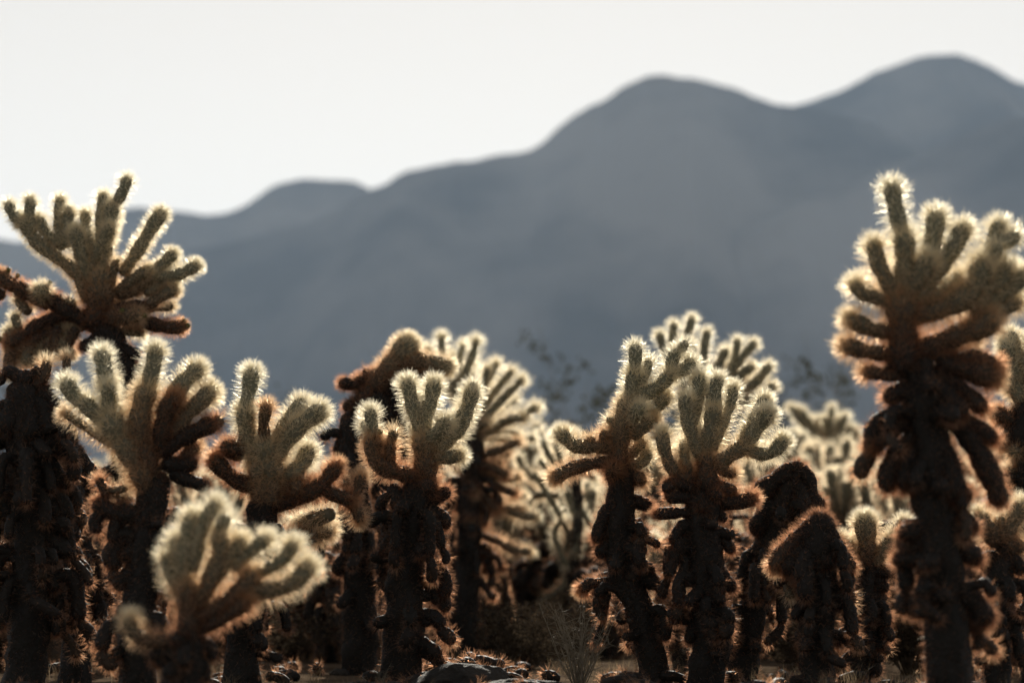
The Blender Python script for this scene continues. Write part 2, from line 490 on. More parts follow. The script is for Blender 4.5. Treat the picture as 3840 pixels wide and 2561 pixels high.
class Plant:
    def __init__(self, D, label, trunk, r0, r1, frame='full', slen=0.029, q=1.0, backs=0.4, rk=1.0, droops=9, group=None, tslen=0.019, ta=(1.0, .95)):
        """trunk: points from the ground up (the first is put on the ground)"""
        self.D, self.slen, self.q, self.backs, self.rk = D, slen, q, backs, rk
        x0, y0, s = FR[frame]
        pts = [self.w(p, frame) for p in trunk]
        g = pts[0]
        gz0 = ground_z(g[0], g[1])
        self.base = np.array([g[0], g[1], gz0])
        self.e = empty('cholla_cactus', self.base)
        tag(self.e, label, 'cactus', group)
        pts[0] = np.array([g[0], g[1], gz0 - 0.03])
        k = s * D / FPX
        self.trunk_pts = pts
        add_trunk(self.e, self.base, pts, r0 * k, r1 * k, ta[0], ta[1], tslen, q)
        # old stubs of dropped arms, all round the trunk
        C = catmull(pts, 12)
        for i in range(int(9 + 6 * rnd.random())):
            c = C[rnd.randrange(3, 11)]
            th = rnd.uniform(0, 2 * math.pi)
            d = np.array([math.cos(th), math.sin(th), rnd.uniform(-.7, .1)])
            rr = r0 * k
            if abs(d[0]) > .6 and rnd.random() < .5:
                d[0] *= .4
            a = c + d * rr * .5
            b = a + d * rr * rnd.uniform(.8, 1.4)
            e2 = b + np.array([d[0] * .5, d[1] * .5, rnd.uniform(-1.2, .5)]) * rr * rnd.uniform(.4, 1.1)
            add_joint(self.e, self.base, [a, b, e2], rr * rnd.uniform(.28, .44), 1.0, rnd.uniform(.75, .95), self.slen * .72, self.q * .33)

        n_ch = int(round(droops * (1 + .3 * rnd.random())))
        for i in range(n_ch):
            c = C[rnd.randrange(4, 10)]
            th = rnd.uniform(0, 2 * math.pi)
            rr = r0 * k
            d = np.array([math.cos(th), math.sin(th), 0])
            a = c + d * rr * .4
            L1, dr = rr * rnd.uniform(.8, 1.7), rr * rnd.uniform(.5, 2.2)
            p1 = a + d * L1 + np.array([0, 0, rr * rnd.uniform(-.2, .5)])
            p2 = p1 + d * rr * rnd.uniform(.0, .5) + np.array([0, 0, -dr])
            ag = rnd.uniform(.74, .97)
            jr = rnd.uniform(.011, .019)
            add_joint(self.e, self.base, [a, p1, p2], jr, 1.0, ag, self.slen * .8, self.q * .55)
            if rnd.random() < .6:
                p3 = p2 + np.array([rnd.gauss(0, .5) * rr, rnd.gauss(0, .5) * rr, -rr * rnd.uniform(.5, 1.4)])
                add_joint(self.e, self.base, [p2, (p2 + p3) / 2 + d * rr * .2, p3], jr * .9, ag, rnd.uniform(.6, .9), self.slen * .8, self.q * .55)

    def w(self, p, frame):
        x0, y0, s = FR[frame]
        dd = p[2] if len(p) > 2 else 0.0
        return at(x0 + p[0] * s, y0 + p[1] * s, self.D + dd * s * self.D / FPX)

    def j(self, frame, pts, r, a0=0.2, a1=None, dd=0.0, d0=0.0, back=None):
        """one stem joint; dd = depth offset at its tip, d0 at its root (in crop pixels, + is away from the camera)"""
        a1 = a0 if a1 is None else a1
        n = len(pts)
        s = FR[frame][2]
        P3 = [(p[0], p[1], d0 + (dd - d0) * i / (n - 1)) for i, p in enumerate(pts)]
        k = s * self.D / FPX * self.rk * (.97 if a1 < .6 else .95)
        W = [self.w(p, frame) for p in P3]
        sl = self.slen * (1.0 - .28 * max(0, (a0 + a1) / 2 - .5) / .5)
        add_joint(self.e, self.base, W, r * k, a0, a1, sl, self.q)
        bk = self.backs if back is None else back
        if rnd.random() < bk and n > 2 and a1 < .9:
            W = np.array(W)
            o = W[0]
            v = W - o
            ang = rnd.uniform(-.45, .45)
            sc_ = rnd.uniform(.62, .88)
            x = v[:, 0] * math.cos(ang) - v[:, 2] * math.sin(ang)
            z = v[:, 0] * math.sin(ang) + v[:, 2] * math.cos(ang)
            L = np.linalg.norm(v[-1])
            f = np.linspace(0, 1, n)
            W2 = np.stack([o[0] + x * sc_, W[:, 1] + (f ** .8) * L * rnd.uniform(.5, .9) + r * k * .5, o[2] + z * sc_], 1)
            add_joint(self.e, self.base, W2, r * k * rnd.uniform(.8, 1), a0, a1, sl, self.q * .8)

    def fruit(self, frame, p, r, d=(0, -.2, 1), dd=0):
        s = FR[frame][2]
        add_fruit(self.e, self.base, self.w((p[0], p[1], dd), frame), r * s * self.D / FPX * .8, d)


# ---- A: the sharp plant in the middle
A = Plant(6.3, 'sharp cholla with five pale upright fingers and one arm bent up, behind the lit boulder', [(1508, 2575), (1512, 2350), (1520, 2150), (1540, 1950), (1575, 1800)], 74, 62, q=1.2, backs=.3)
A.j('c4', [(900, 1440), (885, 1270), (870, 1100), (850, 930)], 88, .85, .3)
A.j('c4', [(850, 960), (800, 800), (762, 650), (735, 530)], 56, .2, .03)
A.j('c4', [(850, 960), (885, 780), (922, 650), (942, 535)], 56, .2, .03)
A.j('c4', [(890, 1060), (1010, 1000), (1110, 890), (1190, 720), (1222, 590)], 62, .3, .03)
A.j('c4', [(1215, 620), (1226, 550)], 30, .05)
A.j('c4', [(880, 1010), (960, 930), (1045, 825)], 62, .25, .05, dd=-150)
A.j('c4', [(900, 1120), (1010, 1112), (1085, 1100), (1150, 1085)], 50, .4, .08, back=0)
A.j('c4', [(870, 1270), (700, 1225), (560, 1170), (492, 1080), (500, 940)], 68, .78, .5)
A.j('c4', [(500, 960), (478, 850), (466, 745)], 47, .2, .03)
A.j('c4', [(612, 1160), (612, 1080), (612, 990)], 46, .7, .5, dd=-20, back=0)
A.j('c4', [(614, 1000), (632, 950), (645, 905)], 36, .5, .35, dd=-50, back=0)
A.fruit('c4', (520, 940), 26, (.5, -.1, .6), -20)
A.j('c4', [(880, 1400), (980, 1390), (1045, 1330)], 52, .9, .8, back=0)
A.j('c4', [(900, 1340), (880, 1330), (850, 1360)], 70, .85, .8, dd=-110, back=0)
A.j('c8', [(760, 300), (850, 330), (910, 390), (890, 450)], 50, .95, .78, back=0)
A.j('c8', [(720, 250), (800, 240), (880, 215)], 55, .92, .8, back=0)
A.j('c8', [(740, 580), (850, 710), (915, 830), (885, 950)], 54, 1, .85, back=0)
A.j('c8', [(730, 800), (820, 880), (850, 1000)], 45, 1, .9, back=0)
A.j('c8', [(500, 200), (450, 250), (430, 330)], 40, .95, .85, back=0)
A.j('c8', [(560, 480), (490, 560), (470, 640)], 50, .95, .88, dd=-60, back=0)
A.j('c8', [(520, 150), (570, 220), (560, 330)], 60, .95, .88, dd=-90, back=0)

# ---- the brown hairy one behind it
A2 = Plant(7.5, 'brown shaggy cholla with a blunt two-armed top behind the sharp five-fingered plant', [(1352, 2575), (1350, 2300), (1345, 2050), (1325, 1800), (1318, 1640), (1350, 1540)], 62, 52, q=1.0)
A2.j('c4', [(370, 790), (470, 600), (600, 460), (700, 340), (785, 230)], 88, .92, .15)
A2.j('c4', [(600, 480), (760, 410), (900, 410), (1070, 455)], 66, .75, .15)
A2.j('c4', [(560, 620), (660, 560), (800, 500), (960, 500)], 70, .85, .5, dd=60, back=0)
A2.j('c4', [(640, 420), (640, 370), (650, 330)], 48, .7, .55, back=0)
A2.j('c4', [(470, 570), (340, 565), (235, 565)], 52, .92, .72)
A2.j('c4', [(440, 560), (400, 540), (365, 515)], 32, .85, .7, dd=-50, back=0)
A2.j('c4', [(470, 520), (440, 480), (430, 450)], 40, .85, .7, back=0)
A2.j('c4', [(380, 700), (310, 730), (265, 735)], 44, .95, .78, back=0)
A2.j('c4', [(330, 850), (270, 960), (225, 1090)], 45, .97, .82, back=0)
A2.j('c4', [(350, 820), (300, 1010), (290, 1190)], 70, 1, .92, back=0)
A2.j('c8', [(230, 400), (130, 440), (20, 500)], 60, 1, .9, back=0)
A2.j('c8', [(250, 640), (150, 700), (140, 790)], 60, 1, .92, back=0)

for pts, r, dd in [([(480, 620), (560, 750), (590, 900)], 95, 10), ([(420, 760), (430, 950), (420, 1100)], 85, -20), ([(640, 560), (680, 760), (690, 920)], 85, 50), ([(660, 820), (715, 960), (730, 1160)], 95, 90), ([(500, 1150), (560, 1300), (520, 1420)], 80, 40), ([(560, 900), (600, 1050), (590, 1200)], 80, 40)]:
    A2.j('c4', pts, r, 1, .9, dd, back=0)

# ---- I: pale crown behind the middle
I = Plant(9.4, 'blurred pale cholla crown with many stubby fingers behind the brown shaggy plant', [(1745, 2440), (1750, 2200), (1760, 1950), (1770, 1700), (1750, 1560)], 44, 40, q=.7, slen=.042, backs=.8, rk=.6)
for pts, r, a0, a1, dd in [
    ([(1180, 820), (1060, 520), (995, 320), (990, 215)], 34, .3, .05, 0), ([(1180, 820), (1165, 520), (1225, 340), (1245, 240)], 38, .3, .05, -40),
    ([(1150, 720), (1000, 500), (880, 300)], 34, .35, .1, 60), ([(1150, 700), (1080, 480), (1060, 350)], 32, .3, .1, 50), ([(1160, 620), (1120, 420), (1150, 280)], 30, .2, .05, 90), ([(1210, 850), (1300, 600), (1395, 410)], 36, .35, .1, 30),
    ([(1220, 930), (1400, 720), (1590, 530)], 38, .4, .1, -40), ([(1250, 970), (1450, 860), (1695, 735)], 38, .45, .1, 0), ([(1250, 820), (1370, 640), (1510, 470)], 36, .35, .1, 60),
    ([(1290, 930), (1480, 830), (1600, 820)], 34, .45, .2, -80), ([(1220, 760), (1300, 560), (1330, 450)], 34, .35, .15, -80),
    ([(1240, 1100), (1400, 1060), (1560, 985)], 40, .75, .45, -40), ([(1240, 1150), (1380, 1190), (1475, 1245)], 42, .85, .55, -60),
    ([(1230, 1200), (1400, 1320), (1540, 1375)], 40, .9, .6, -30), ([(1220, 1150), (1400, 1260), (1560, 1250)], 38, .6, .4, 60), ([(1220, 1250), (1400, 1450), (1580, 1490)], 40, .7, .35, 30),
    ([(1200, 1300), (1330, 1420), (1400, 1500)], 38, .85, .6, -60), ([(1180, 1350), (1080, 1430), (1020, 1540)], 40, .95, .7, 0)]:
    I.j('c4', pts, r * 1.2, a0 * .85, a1, dd)
for pts, r, a0, a1 in [([(1080, 480), (1250, 520), (1400, 600), (1530, 615)], 44, .8, .3), ([(1100, 350), (1300, 300), (1450, 350), (1570, 365)], 44, .7, .2), ([(1080, 560), (1150, 680), (1120, 780)], 40, .95, .7),
                       ([(1100, 600), (1270, 650), (1320, 740)], 38, .9, .65), ([(1080, 700), (1180, 850), (1260, 960)], 40, .95, .75)]:
    I.j('c8', pts, r, a0, a1)

for pts, r, a0, a1, dd in [([(1240, 1050), (1170, 1090), (1110, 1170)], 44, .8, .4, -90), ([(1230, 1180), (1200, 1280), (1240, 1380)], 44, .85, .55, -110), ([(1220, 1000), (1250, 900), (1330, 850)], 44, .6, .25, -110), ([(1220, 1380), (1170, 1480), (1200, 1560)], 42, .9, .6, -80), ([(1260, 1420), (1330, 1500), (1300, 1600)], 42, .9, .6, -60)]:
    I.j('c4', pts, r, a0, a1, dd)

# ---- L: chains of hanging joints
L_ = Plant(10.2, 'blurred cholla with long chains of small pale joints hanging to the ground', [(2150, 2420), (2150, 2200), (2165, 1950), (2160, 1780)], 20, 18, q=.5, slen=.036, rk=.6, droops=0)
for pts, r, a0, a1, dd in [
    ([(420, 420), (330, 330), (270, 190)], 30, .35, .08, 0), ([(420, 420), (380, 300), (350, 200)], 30, .35, .08, 40), ([(460, 380), (460, 260), (480, 180)], 32, .3, .1, 30), ([(400, 480), (330, 420), (270, 350)], 26, .3, .05, -40),
    ([(240, 430), (310, 540), (400, 690)], 28, .25, .15, 0), ([(400, 700), (360, 780), (390, 890), (440, 980)], 28, .35, .25, 0),
    ([(440, 985), (410, 1100), (300, 1180), (272, 1275)], 30, .4, .45, 0), ([(405, 1120), (410, 1210), (395, 1300)], 26, .5, .45, 30), ([(350, 1300), (315, 1390), (335, 1465), (375, 1420)], 28, .45, .45, 0), ([(280, 1270), (330, 1310), (360, 1300)], 26, .45, .45, 0),
    ([(430, 530), (460, 600), (490, 680)], 44, .3, .1, 0), ([(480, 700), (500, 800), (480, 910)], 30, .35, .25, -20), ([(500, 600), (545, 690), (585, 750)], 28, .3, .2, 0), ([(400, 700), (440, 800), (420, 900)], 24, .5, .4, 30),
    ([(420, 450), (520, 430), (600, 460)], 32, .4, .15, 0), ([(380, 560), (250, 560), (180, 640)], 34, .5, .2, 40), ([(300, 480), (200, 430), (140, 330)], 34, .4, .12, 60), ([(260, 560), (150, 480), (60, 470)], 34, .55, .2, 60)]:
    L_.j('cL', pts, r, a0, a1, dd, back=.3)

# ---- E
E = Plant(6.42, 'sharp tall cholla forking into round-headed fingers, two arms reaching towards the hanging chains', [(2465, 2575), (2440, 2450), (2400, 2280), (2340, 2160), (2325, 2000), (2330, 1850), (2325, 1740)], 58, 50, q=1.15, backs=.18)
for pts, r, a0, a1, dd in [
    ([(600, 1230), (595, 1040), (620, 880), (670, 720)], 76, .85, .25, 0), ([(655, 800), (685, 650), (702, 520)], 54, .25, .05, 0), ([(700, 530), (706, 440), (706, 350)], 46, .1, 0, 0),
    ([(680, 690), (800, 685), (900, 615), (965, 535)], 50, .25, .1, -20), ([(955, 540), (962, 460), (1000, 385)], 46, .1, .03, -10), ([(1005, 395), (1035, 365), (1065, 330)], 34, .08, .03, -10), ([(970, 555), (1050, 525), (1110, 455)], 46, .15, .03, 20),
    ([(640, 910), (710, 840), (765, 775)], 58, .3, .08, -120), ([(740, 870), (850, 780), (935, 700)], 52, .4, .15, 40), ([(680, 990), (780, 915), (850, 860)], 48, .5, .4, -70),
    ([(570, 1080), (430, 1060), (300, 1055), (225, 1005), (175, 945)], 50, .7, .05, 0), ([(530, 1160), (390, 1180), (260, 1215), (130, 1285)], 50, .85, .5, -20),
    ([(490, 1080), (485, 1010), (495, 945)], 34, .75, .55, -30), ([(410, 1070), (400, 1020), (390, 985)], 30, .75, .5, -20), ([(560, 900), (535, 880), (515, 865)], 30, .35, .2, -50), ([(750, 620), (785, 540), (795, 460)], 32, .15, .05, 90),
    ([(560, 1290), (555, 1240), (550, 1200)], 58, .9, .8, -130), ([(650, 1260), (720, 1280), (780, 1310)], 50, .85, .6, 0), ([(620, 1120), (700, 1090), (760, 1010)], 46, .6, .3, 110), ([(640, 1180), (740, 1180), (800, 1090)], 44, .5, .15, 140)]:
    E.j('c5', pts, r, a0 * .85, a1 * .8, dd)
for pts, r, a0, a1, dd in [
    ([(400, 330), (320, 400), (270, 510), (255, 610)], 52, .97, .8, 0), ([(480, 310), (560, 340), (630, 370)], 48, .95, .8, 0), ([(440, 180), (370, 120), (370, 80)], 58, .93, .82, -120), ([(400, 860), (290, 885), (200, 885), (135, 950)], 40, .97, .55, 0),
    ([(560, 850), (650, 880), (740, 935)], 62, 1, .93, 0), ([(400, 560), (300, 650), (260, 710)], 50, 1, .9, 0), ([(480, 500), (560, 530), (600, 560)], 45, .98, .9, 0), ([(330, 950), (290, 1010), (310, 1080)], 40, 1, .85, 0), ([(480, 700), (590, 780), (630, 830)], 50, 1, .93, 0),
    ([(310, 1060), (290, 1160), (240, 1310)], 24, 1, .8, 60)]:
    E.j('c9', pts, r, a0, a1, dd, back=0)

# ---- F
F_ = Plant(6.32, 'sharp broad cholla with a fan of long pale fingers and horizontal brown lower arms', [(2640, 2575), (2665, 2400), (2660, 2260), (2645, 2100), (2635, 1950), (2640, 1830)], 66, 58, q=1.1, backs=.08, rk=.9)
for pts, r, a0, a1, dd in [
    ([(1190, 1360), (1200, 1260), (1205, 1190), (1205, 1100)], 92, .85, .35, 0), ([(1150, 1275), (1020, 1275), (950, 1190), (905, 1070), (890, 950)], 54, .75, .08, -20), ([(1160, 1140), (1100, 980), (1055, 840), (1052, 700)], 56, .35, .05, 0),
    ([(1200, 1100), (1225, 930), (1262, 770)], 64, .35, .15, -30), ([(1262, 790), (1258, 680), (1280, 570)], 52, .15, .02, -30), ([(1240, 1080), (1320, 880), (1365, 750), (1382, 640)], 44, .3, .05, 90),
    ([(1230, 1220), (1370, 1110), (1490, 1040)], 66, .5, .25, -10), ([(1450, 1060), (1550, 920), (1645, 810)], 68, .25, .05, -60), ([(1450, 1000), (1540, 850), (1612, 715)], 50, .25, .05, 110), ([(1480, 1080), (1600, 1115), (1690, 1065), (1745, 995)], 56, .3, .03, -10),
    ([(1100, 900), (1140, 720), (1150, 560)], 52, .25, .05, 130), ([(1080, 1240), (1040, 1120), (1060, 1020)], 46, .4, .1, 120),
    ([(1130, 1345), (1040, 1330), (950, 1290)], 48, .9, .75, -40), ([(1250, 1180), (1330, 1230), (1400, 1250)], 46, .7, .4, 60)]:
    F_.j('c5', pts, r, a0, a1, dd)
for pts, r, a0, a1, dd in [
    ([(960, 400), (800, 405), (640, 415)], 46, .95, .72, 0), ([(930, 310), (820, 300), (720, 290)], 56, .95, .8, -40), ([(1040, 310), (1060, 290), (1070, 275)], 52, .9, .82, -130), ([(1080, 340), (1220, 335), (1340, 295)], 62, .9, .65, 0), ([(1000, 220), (1120, 230), (1200, 280)], 55, .85, .6, 60),
    ([(1030, 390), (1100, 420), (1120, 470)], 38, .95, .85, 0), ([(930, 470), (820, 510), (770, 630)], 54, .97, .78, 0), ([(1030, 540), (1130, 600), (1180, 680)], 48, .97, .78, 0), ([(900, 620), (800, 680), (790, 760)], 62, 1, .9, 0),
    ([(1060, 760), (1130, 860), (1190, 940)], 55, 1, .85, 0), ([(870, 700), (850, 830), (860, 890)], 52, 1, .92, -60), ([(900, 300), (980, 330), (960, 400)], 60, .92, .85, -110), ([(960, 1100), (900, 1200), (890, 1300)], 50, 1, .95, 0), ([(760, 190), (740, 230), (720, 240)], 55, .9, .8, -80)]:
    F_.j('c9', pts, r, a0, a1, dd, back=0)

# ---- R: pale hanging joints between the two trunks
Rr = Plant(7.4, 'small pale cholla with drooping curled joints seen between two dark trunks', [(2560, 2500), (2555, 2440), (2540, 2340), (2530, 2200), (2500, 2080)], 34, 26, q=.8)
for pts, r, a0, a1 in [([(700, 700), (640, 640), (630, 560)], 42, .4, .05), ([(720, 780), (660, 760), (640, 680)], 46, .5, .15), ([(720, 840), (780, 850), (860, 850)], 48, .5, .25), ([(840, 960), (850, 1000), (855, 1020)], 44, .5, .2), ([(700, 960), (760, 1080), (830, 1150)], 42, .55, .3), ([(820, 1120), (790, 1250), (760, 1320), (840, 1390)], 40, .5, .2), ([(720, 900), (690, 980), (650, 1060)], 44, .6, .35), ([(700, 640), (760, 600), (790, 640)], 40, .35, .1)]:
    Rr.j('c9', pts, r, a0, a1)

# ---- P and O: dark humps
P_ = Plant(6.7, 'dark leaning cholla with a bare rounded top, right of the broad fan of fingers', [(2760, 2570), (2800, 2400), (2850, 2200), (2900, 2000), (2950, 1850), (2985, 1790)], 60, 48, q=.9, droops=14)
for pts, r, a0, a1, dd in [
    ([(1560, 260), (1610, 140), (1650, 60)], 66, 1, .8, 0), ([(1640, 90), (1560, 105), (1480, 180), (1390, 300)], 52, 1, .78, 10), ([(1640, 100), (1700, 200), (1720, 310), (1800, 385)], 62, .97, .8, 0), ([(1580, 140), (1470, 190), (1340, 280)], 76, 1, .82, 0), ([(1540, 250), (1530, 380), (1540, 480)], 85, 1, .9, -90), ([(1580, 300), (1630, 430), (1620, 560)], 80, 1, .92, -60), ([(1460, 330), (1380, 450), (1330, 560)], 75, 1, .88, 0),
    ([(1450, 560), (1380, 640), (1310, 760)], 75, 1, .88, 0), ([(1420, 700), (1340, 800), (1300, 900)], 60, 1, .9, 0), ([(1500, 700), (1480, 850), (1450, 980)], 70, 1, .93, -40), ([(1700, 400), (1690, 520), (1650, 600)], 70, 1, .9, 20), ([(1620, 200), (1650, 320), (1640, 400)], 70, 1, .9, -100)]:
    P_.j('c9', pts, r, a0, a1, dd, back=0)
O_ = Plant(6.05, 'dark hooded cholla with two drooping orange-rimmed shoulders', [(3060, 2590), (3060, 2400), (3065, 2250), (3065, 2080), (3080, 1920)], 64, 60, q=1.0)
for pts, r, a0, a1, dd in [
    ([(1750, 560), (1770, 470), (1790, 400)], 72, 1, .8, 0), ([(1780, 430), (1680, 520), (1580, 620), (1490, 720), (1470, 810)], 58, .97, .55, 0), ([(1700, 600), (1600, 700), (1560, 840)], 66, 1, .85, -50), ([(1810, 480), (1880, 620), (1950, 740), (1985, 820)], 60, .97, .65, 0), ([(1960, 790), (1960, 880), (1900, 950)], 52, 1, .72, 0),
    ([(1780, 560), (1800, 700), (1830, 800)], 74, 1, .9, -80), ([(1720, 700), (1660, 860), (1640, 940)], 62, 1, .92, -60), ([(1540, 900), (1560, 940), (1590, 990)], 30, .6, .25, 0), ([(1840, 860), (1890, 960), (1880, 1080)], 60, 1, .9, 0), ([(1980, 940), (1985, 1010), (1960, 1060)], 34, .7, .4, 20), ([(1700, 980), (1650, 1080), (1670, 1150)], 55, 1, .92, 0)]:
    O_.j('c9', pts, r, a0, a1, dd, back=0)

# ---- N: the small white-topped one
N_ = Plant(6.65, 'small cholla with a white tufted head on a thin dark trunk beside the tall one', [(3225, 2570), (3230, 2400), (3240, 2250), (3245, 2090)], 42, 36, q=1.1)
for pts, r, a0, a1, dd in [
    ([(455, 1010), (455, 900), (440, 745)], 50, .8, .02, -10), ([(470, 980), (560, 880), (650, 775)], 34, .5, .05, 30), ([(480, 990), (540, 920), (600, 850)], 36, .5, .08, -30), ([(440, 1000), (350, 950), (312, 850)], 26, .6, .1, 0), ([(430, 990), (380, 930), (365, 870)], 30, .4, .06, 60),
    ([(470, 1020), (600, 1030), (710, 1065)], 34, .95, .75, 0), ([(460, 1180), (520, 1200), (545, 1280)], 44, 1, .8, 0), ([(440, 1280), (500, 1370), (490, 1420)], 40, 1, .85, 0), ([(420, 1280), (330, 1340), (300, 1390)], 40, 1, .85, 0), ([(420, 1420), (330, 1480), (310, 1520)], 40, 1, .85, 0), ([(460, 1430), (490, 1500), (480, 1540)], 40, 1, .9, 0)]:
    N_.j('c7', pts, r, a0, a1, dd, back=.3)

# ---- H: the tall one on the right
H = Plant(4.95, 'tallest cholla, thick dark trunk under a wide crown with one knobbed finger on top', [(3560, 2680), (3555, 2500), (3535, 2200), (3510, 1950), (3480, 1700), (3460, 1450), (3440, 1330)], 82, 70, q=1.0, tslen=.021, backs=.12, droops=14)
for pts, r, a0, a1, dd in [
    ([(900, 1560), (895, 1350), (890, 1180), (890, 1000)], 122, .9, .4, 0), ([(900, 1000), (912, 800), (900, 590)], 78, .35, .08, -20), ([(885, 590), (845, 430), (815, 255)], 64, .1, 0, 0), ([(860, 1090), (790, 930), (725, 810), (690, 650)], 60, .5, .1, 0),
    ([(830, 1090), (690, 1040), (600, 1010), (550, 930)], 48, .5, .1, 0), ([(900, 1040), (1000, 920), (1090, 750)], 76, .45, .1, -90), ([(1060, 880), (1095, 680), (1132, 450)], 68, .2, .03, 80), ([(980, 1060), (1170, 820), (1260, 670), (1325, 540)], 64, .35, .05, 10),
    ([(960, 1180), (1200, 1110), (1390, 990), (1455, 770)], 80, .6, .12, -50), ([(1320, 1080), (1500, 1060), (1640, 980), (1740, 860)], 66, .35, .08, 0), ([(1380, 900), (1500, 720), (1565, 520)], 58, .25, .04, 80), ([(1540, 640), (1620, 660), (1690, 600)], 52, .15, .04, 60), ([(1480, 800), (1540, 730), (1560, 670)], 46, .2, .05, -60),
    ([(880, 1270), (720, 1275), (610, 1235), (510, 1170)], 60, .6, .25, 0), ([(900, 1430), (760, 1430), (610, 1410), (480, 1360)], 60, .7, .4, 0), ([(900, 1570), (740, 1570), (620, 1550)], 56, .8, .5, 0), ([(980, 1420), (1230, 1320), (1420, 1260), (1550, 1170)], 82, .8, .35, -20), ([(1000, 1100), (1150, 1000), (1300, 900)], 60, .4, .15, 150), ([(1250, 1500), (1400, 1450), (1560, 1540)], 60, .85, .6, 30),
    ([(1250, 1290), (1400, 1200), (1480, 1140)], 58, .6, .2, 120)]:
    H.j('c6', pts, r, a0, a1, dd)
for pts, r, a0, a1, dd in [
    ([(780, 70), (880, 120), (960, 180), (1025, 250)], 46, .95, .65, 0), ([(800, 10), (950, 50), (1100, 95)], 58, .9, .5, 0), ([(720, 240), (580, 340), (470, 440)], 42, .97, .62, 0), ([(740, 320), (610, 440), (550, 560), (570, 640)], 50, 1, .72, 0), ([(700, 130), (600, 160), (540, 200)], 50, .95, .7, 30),
    ([(800, 230), (940, 370), (1040, 530), (1110, 710)], 56, 1, .72, 0), ([(820, 260), (980, 320), (1080, 400)], 46, .97, .7, 20), ([(720, 380), (660, 520), (650, 640)], 55, 1, .85, -40), ([(800, 380), (860, 560), (880, 700)], 60, 1, .88, -70), ([(760, 840), (670, 835), (610, 855)], 46, 1, .8, 0), ([(760, 950), (660, 970), (580, 960)], 48, 1, .8, 0),
    ([(830, 700), (930, 770), (970, 850)], 50, 1, .75, 0), ([(850, 860), (950, 930), (1000, 990)], 50, 1, .75, 0), ([(820, 1140), (720, 1170), (665, 1240)], 66, 1, .88, 0), ([(880, 1120), (980, 1180), (1040, 1290)], 60, 1, .8, 0), ([(840, 560), (900, 650), (960, 640)], 50, 1, .8, 40), ([(760, 130), (860, 200), (900, 300)], 70, .95, .85, -90)]:
    H.j('c7', pts, r, a0, a1, dd, back=0)

for pts, r, a0, a1, dd in [([(1350, 1020), (1550, 960), (1620, 800)], 62, .4, .08, -60),
                           ([(1380, 1150), (1560, 1130), (1700, 1060)], 60, .5, .15, 70)]:
    H.j('c6', pts, r, a0, a1, dd)

# ---- plants at the right edge
M1 = Plant(6.6, 'cholla right of the tall trunk with long pale-green joints and a ring-ended arm', [(3890, 2570), (3885, 2300), (3870, 2000), (3850, 1700), (3840, 1500)], 60, 55, q=1.0)
for pts, r, a0, a1, dd in [
    ([(1240, 300), (1190, 160), (1150, 0), (1130, -90)], 42, .4, .05, 0), ([(1230, 120), (1260, 0), (1260, -120)], 46, .3, .05, 0), ([(1240, 320), (1150, 280), (1060, 250)], 42, .8, .5, 0), ([(1230, 440), (1180, 440), (1160, 450)], 34, .7, .35, -60), ([(1230, 560), (1160, 560), (1130, 520)], 40, .6, .25, 30),
    ([(1250, 200), (1180, 130), (1120, 110)], 44, .6, .3, 40), ([(1260, 760), (1190, 790), (1160, 900)], 55, .97, .75, 0), ([(1260, 900), (1200, 940), (1170, 1020)], 55, 1, .8, 0), ([(1260, 1060), (1200, 1120), (1170, 1200)], 55, 1, .8, 0)]:
    M1.j('c7', pts, r, a0, a1, dd)
for pts, r, a0, a1, dd in [([(1250, 60), (1180, -20), (1130, -140)], 46, .4, .06, 40), ([(1250, 380), (1160, 360), (1090, 420)], 42, .85, .5, 0), ([(1250, 640), (1160, 660), (1100, 620)], 44, .6, .15, 20), ([(1240, 500), (1150, 600), (1110, 680)], 42, .8, .35, 40)]:
    M1.j('c7', pts, r, a0, a1, dd)
M2 = Plant(5.75, 'low grey-green fuzzy cholla sprouting beside the tall dark trunk', [(3735, 2610), (3735, 2400), (3740, 2200), (3745, 2080)], 54, 48, q=1.0)
for pts, r, a0, a1, dd in [
    ([(810, 620), (760, 540), (690, 470), (640, 400)], 70, .7, .15, -20), ([(820, 600), (880, 500), (940, 400), (990, 330)], 66, .6, .1, 0), ([(800, 560), (830, 480), (840, 420)], 60, .6, .15, 40), ([(830, 640), (920, 640), (980, 600)], 58, .8, .4, 0), ([(800, 700), (720, 720), (690, 790)], 50, 1, .75, 0), ([(840, 700), (930, 740), (960, 830)], 52, 1, .8, 0)]:
    M2.j('cM', pts, r, a0, a1, dd)

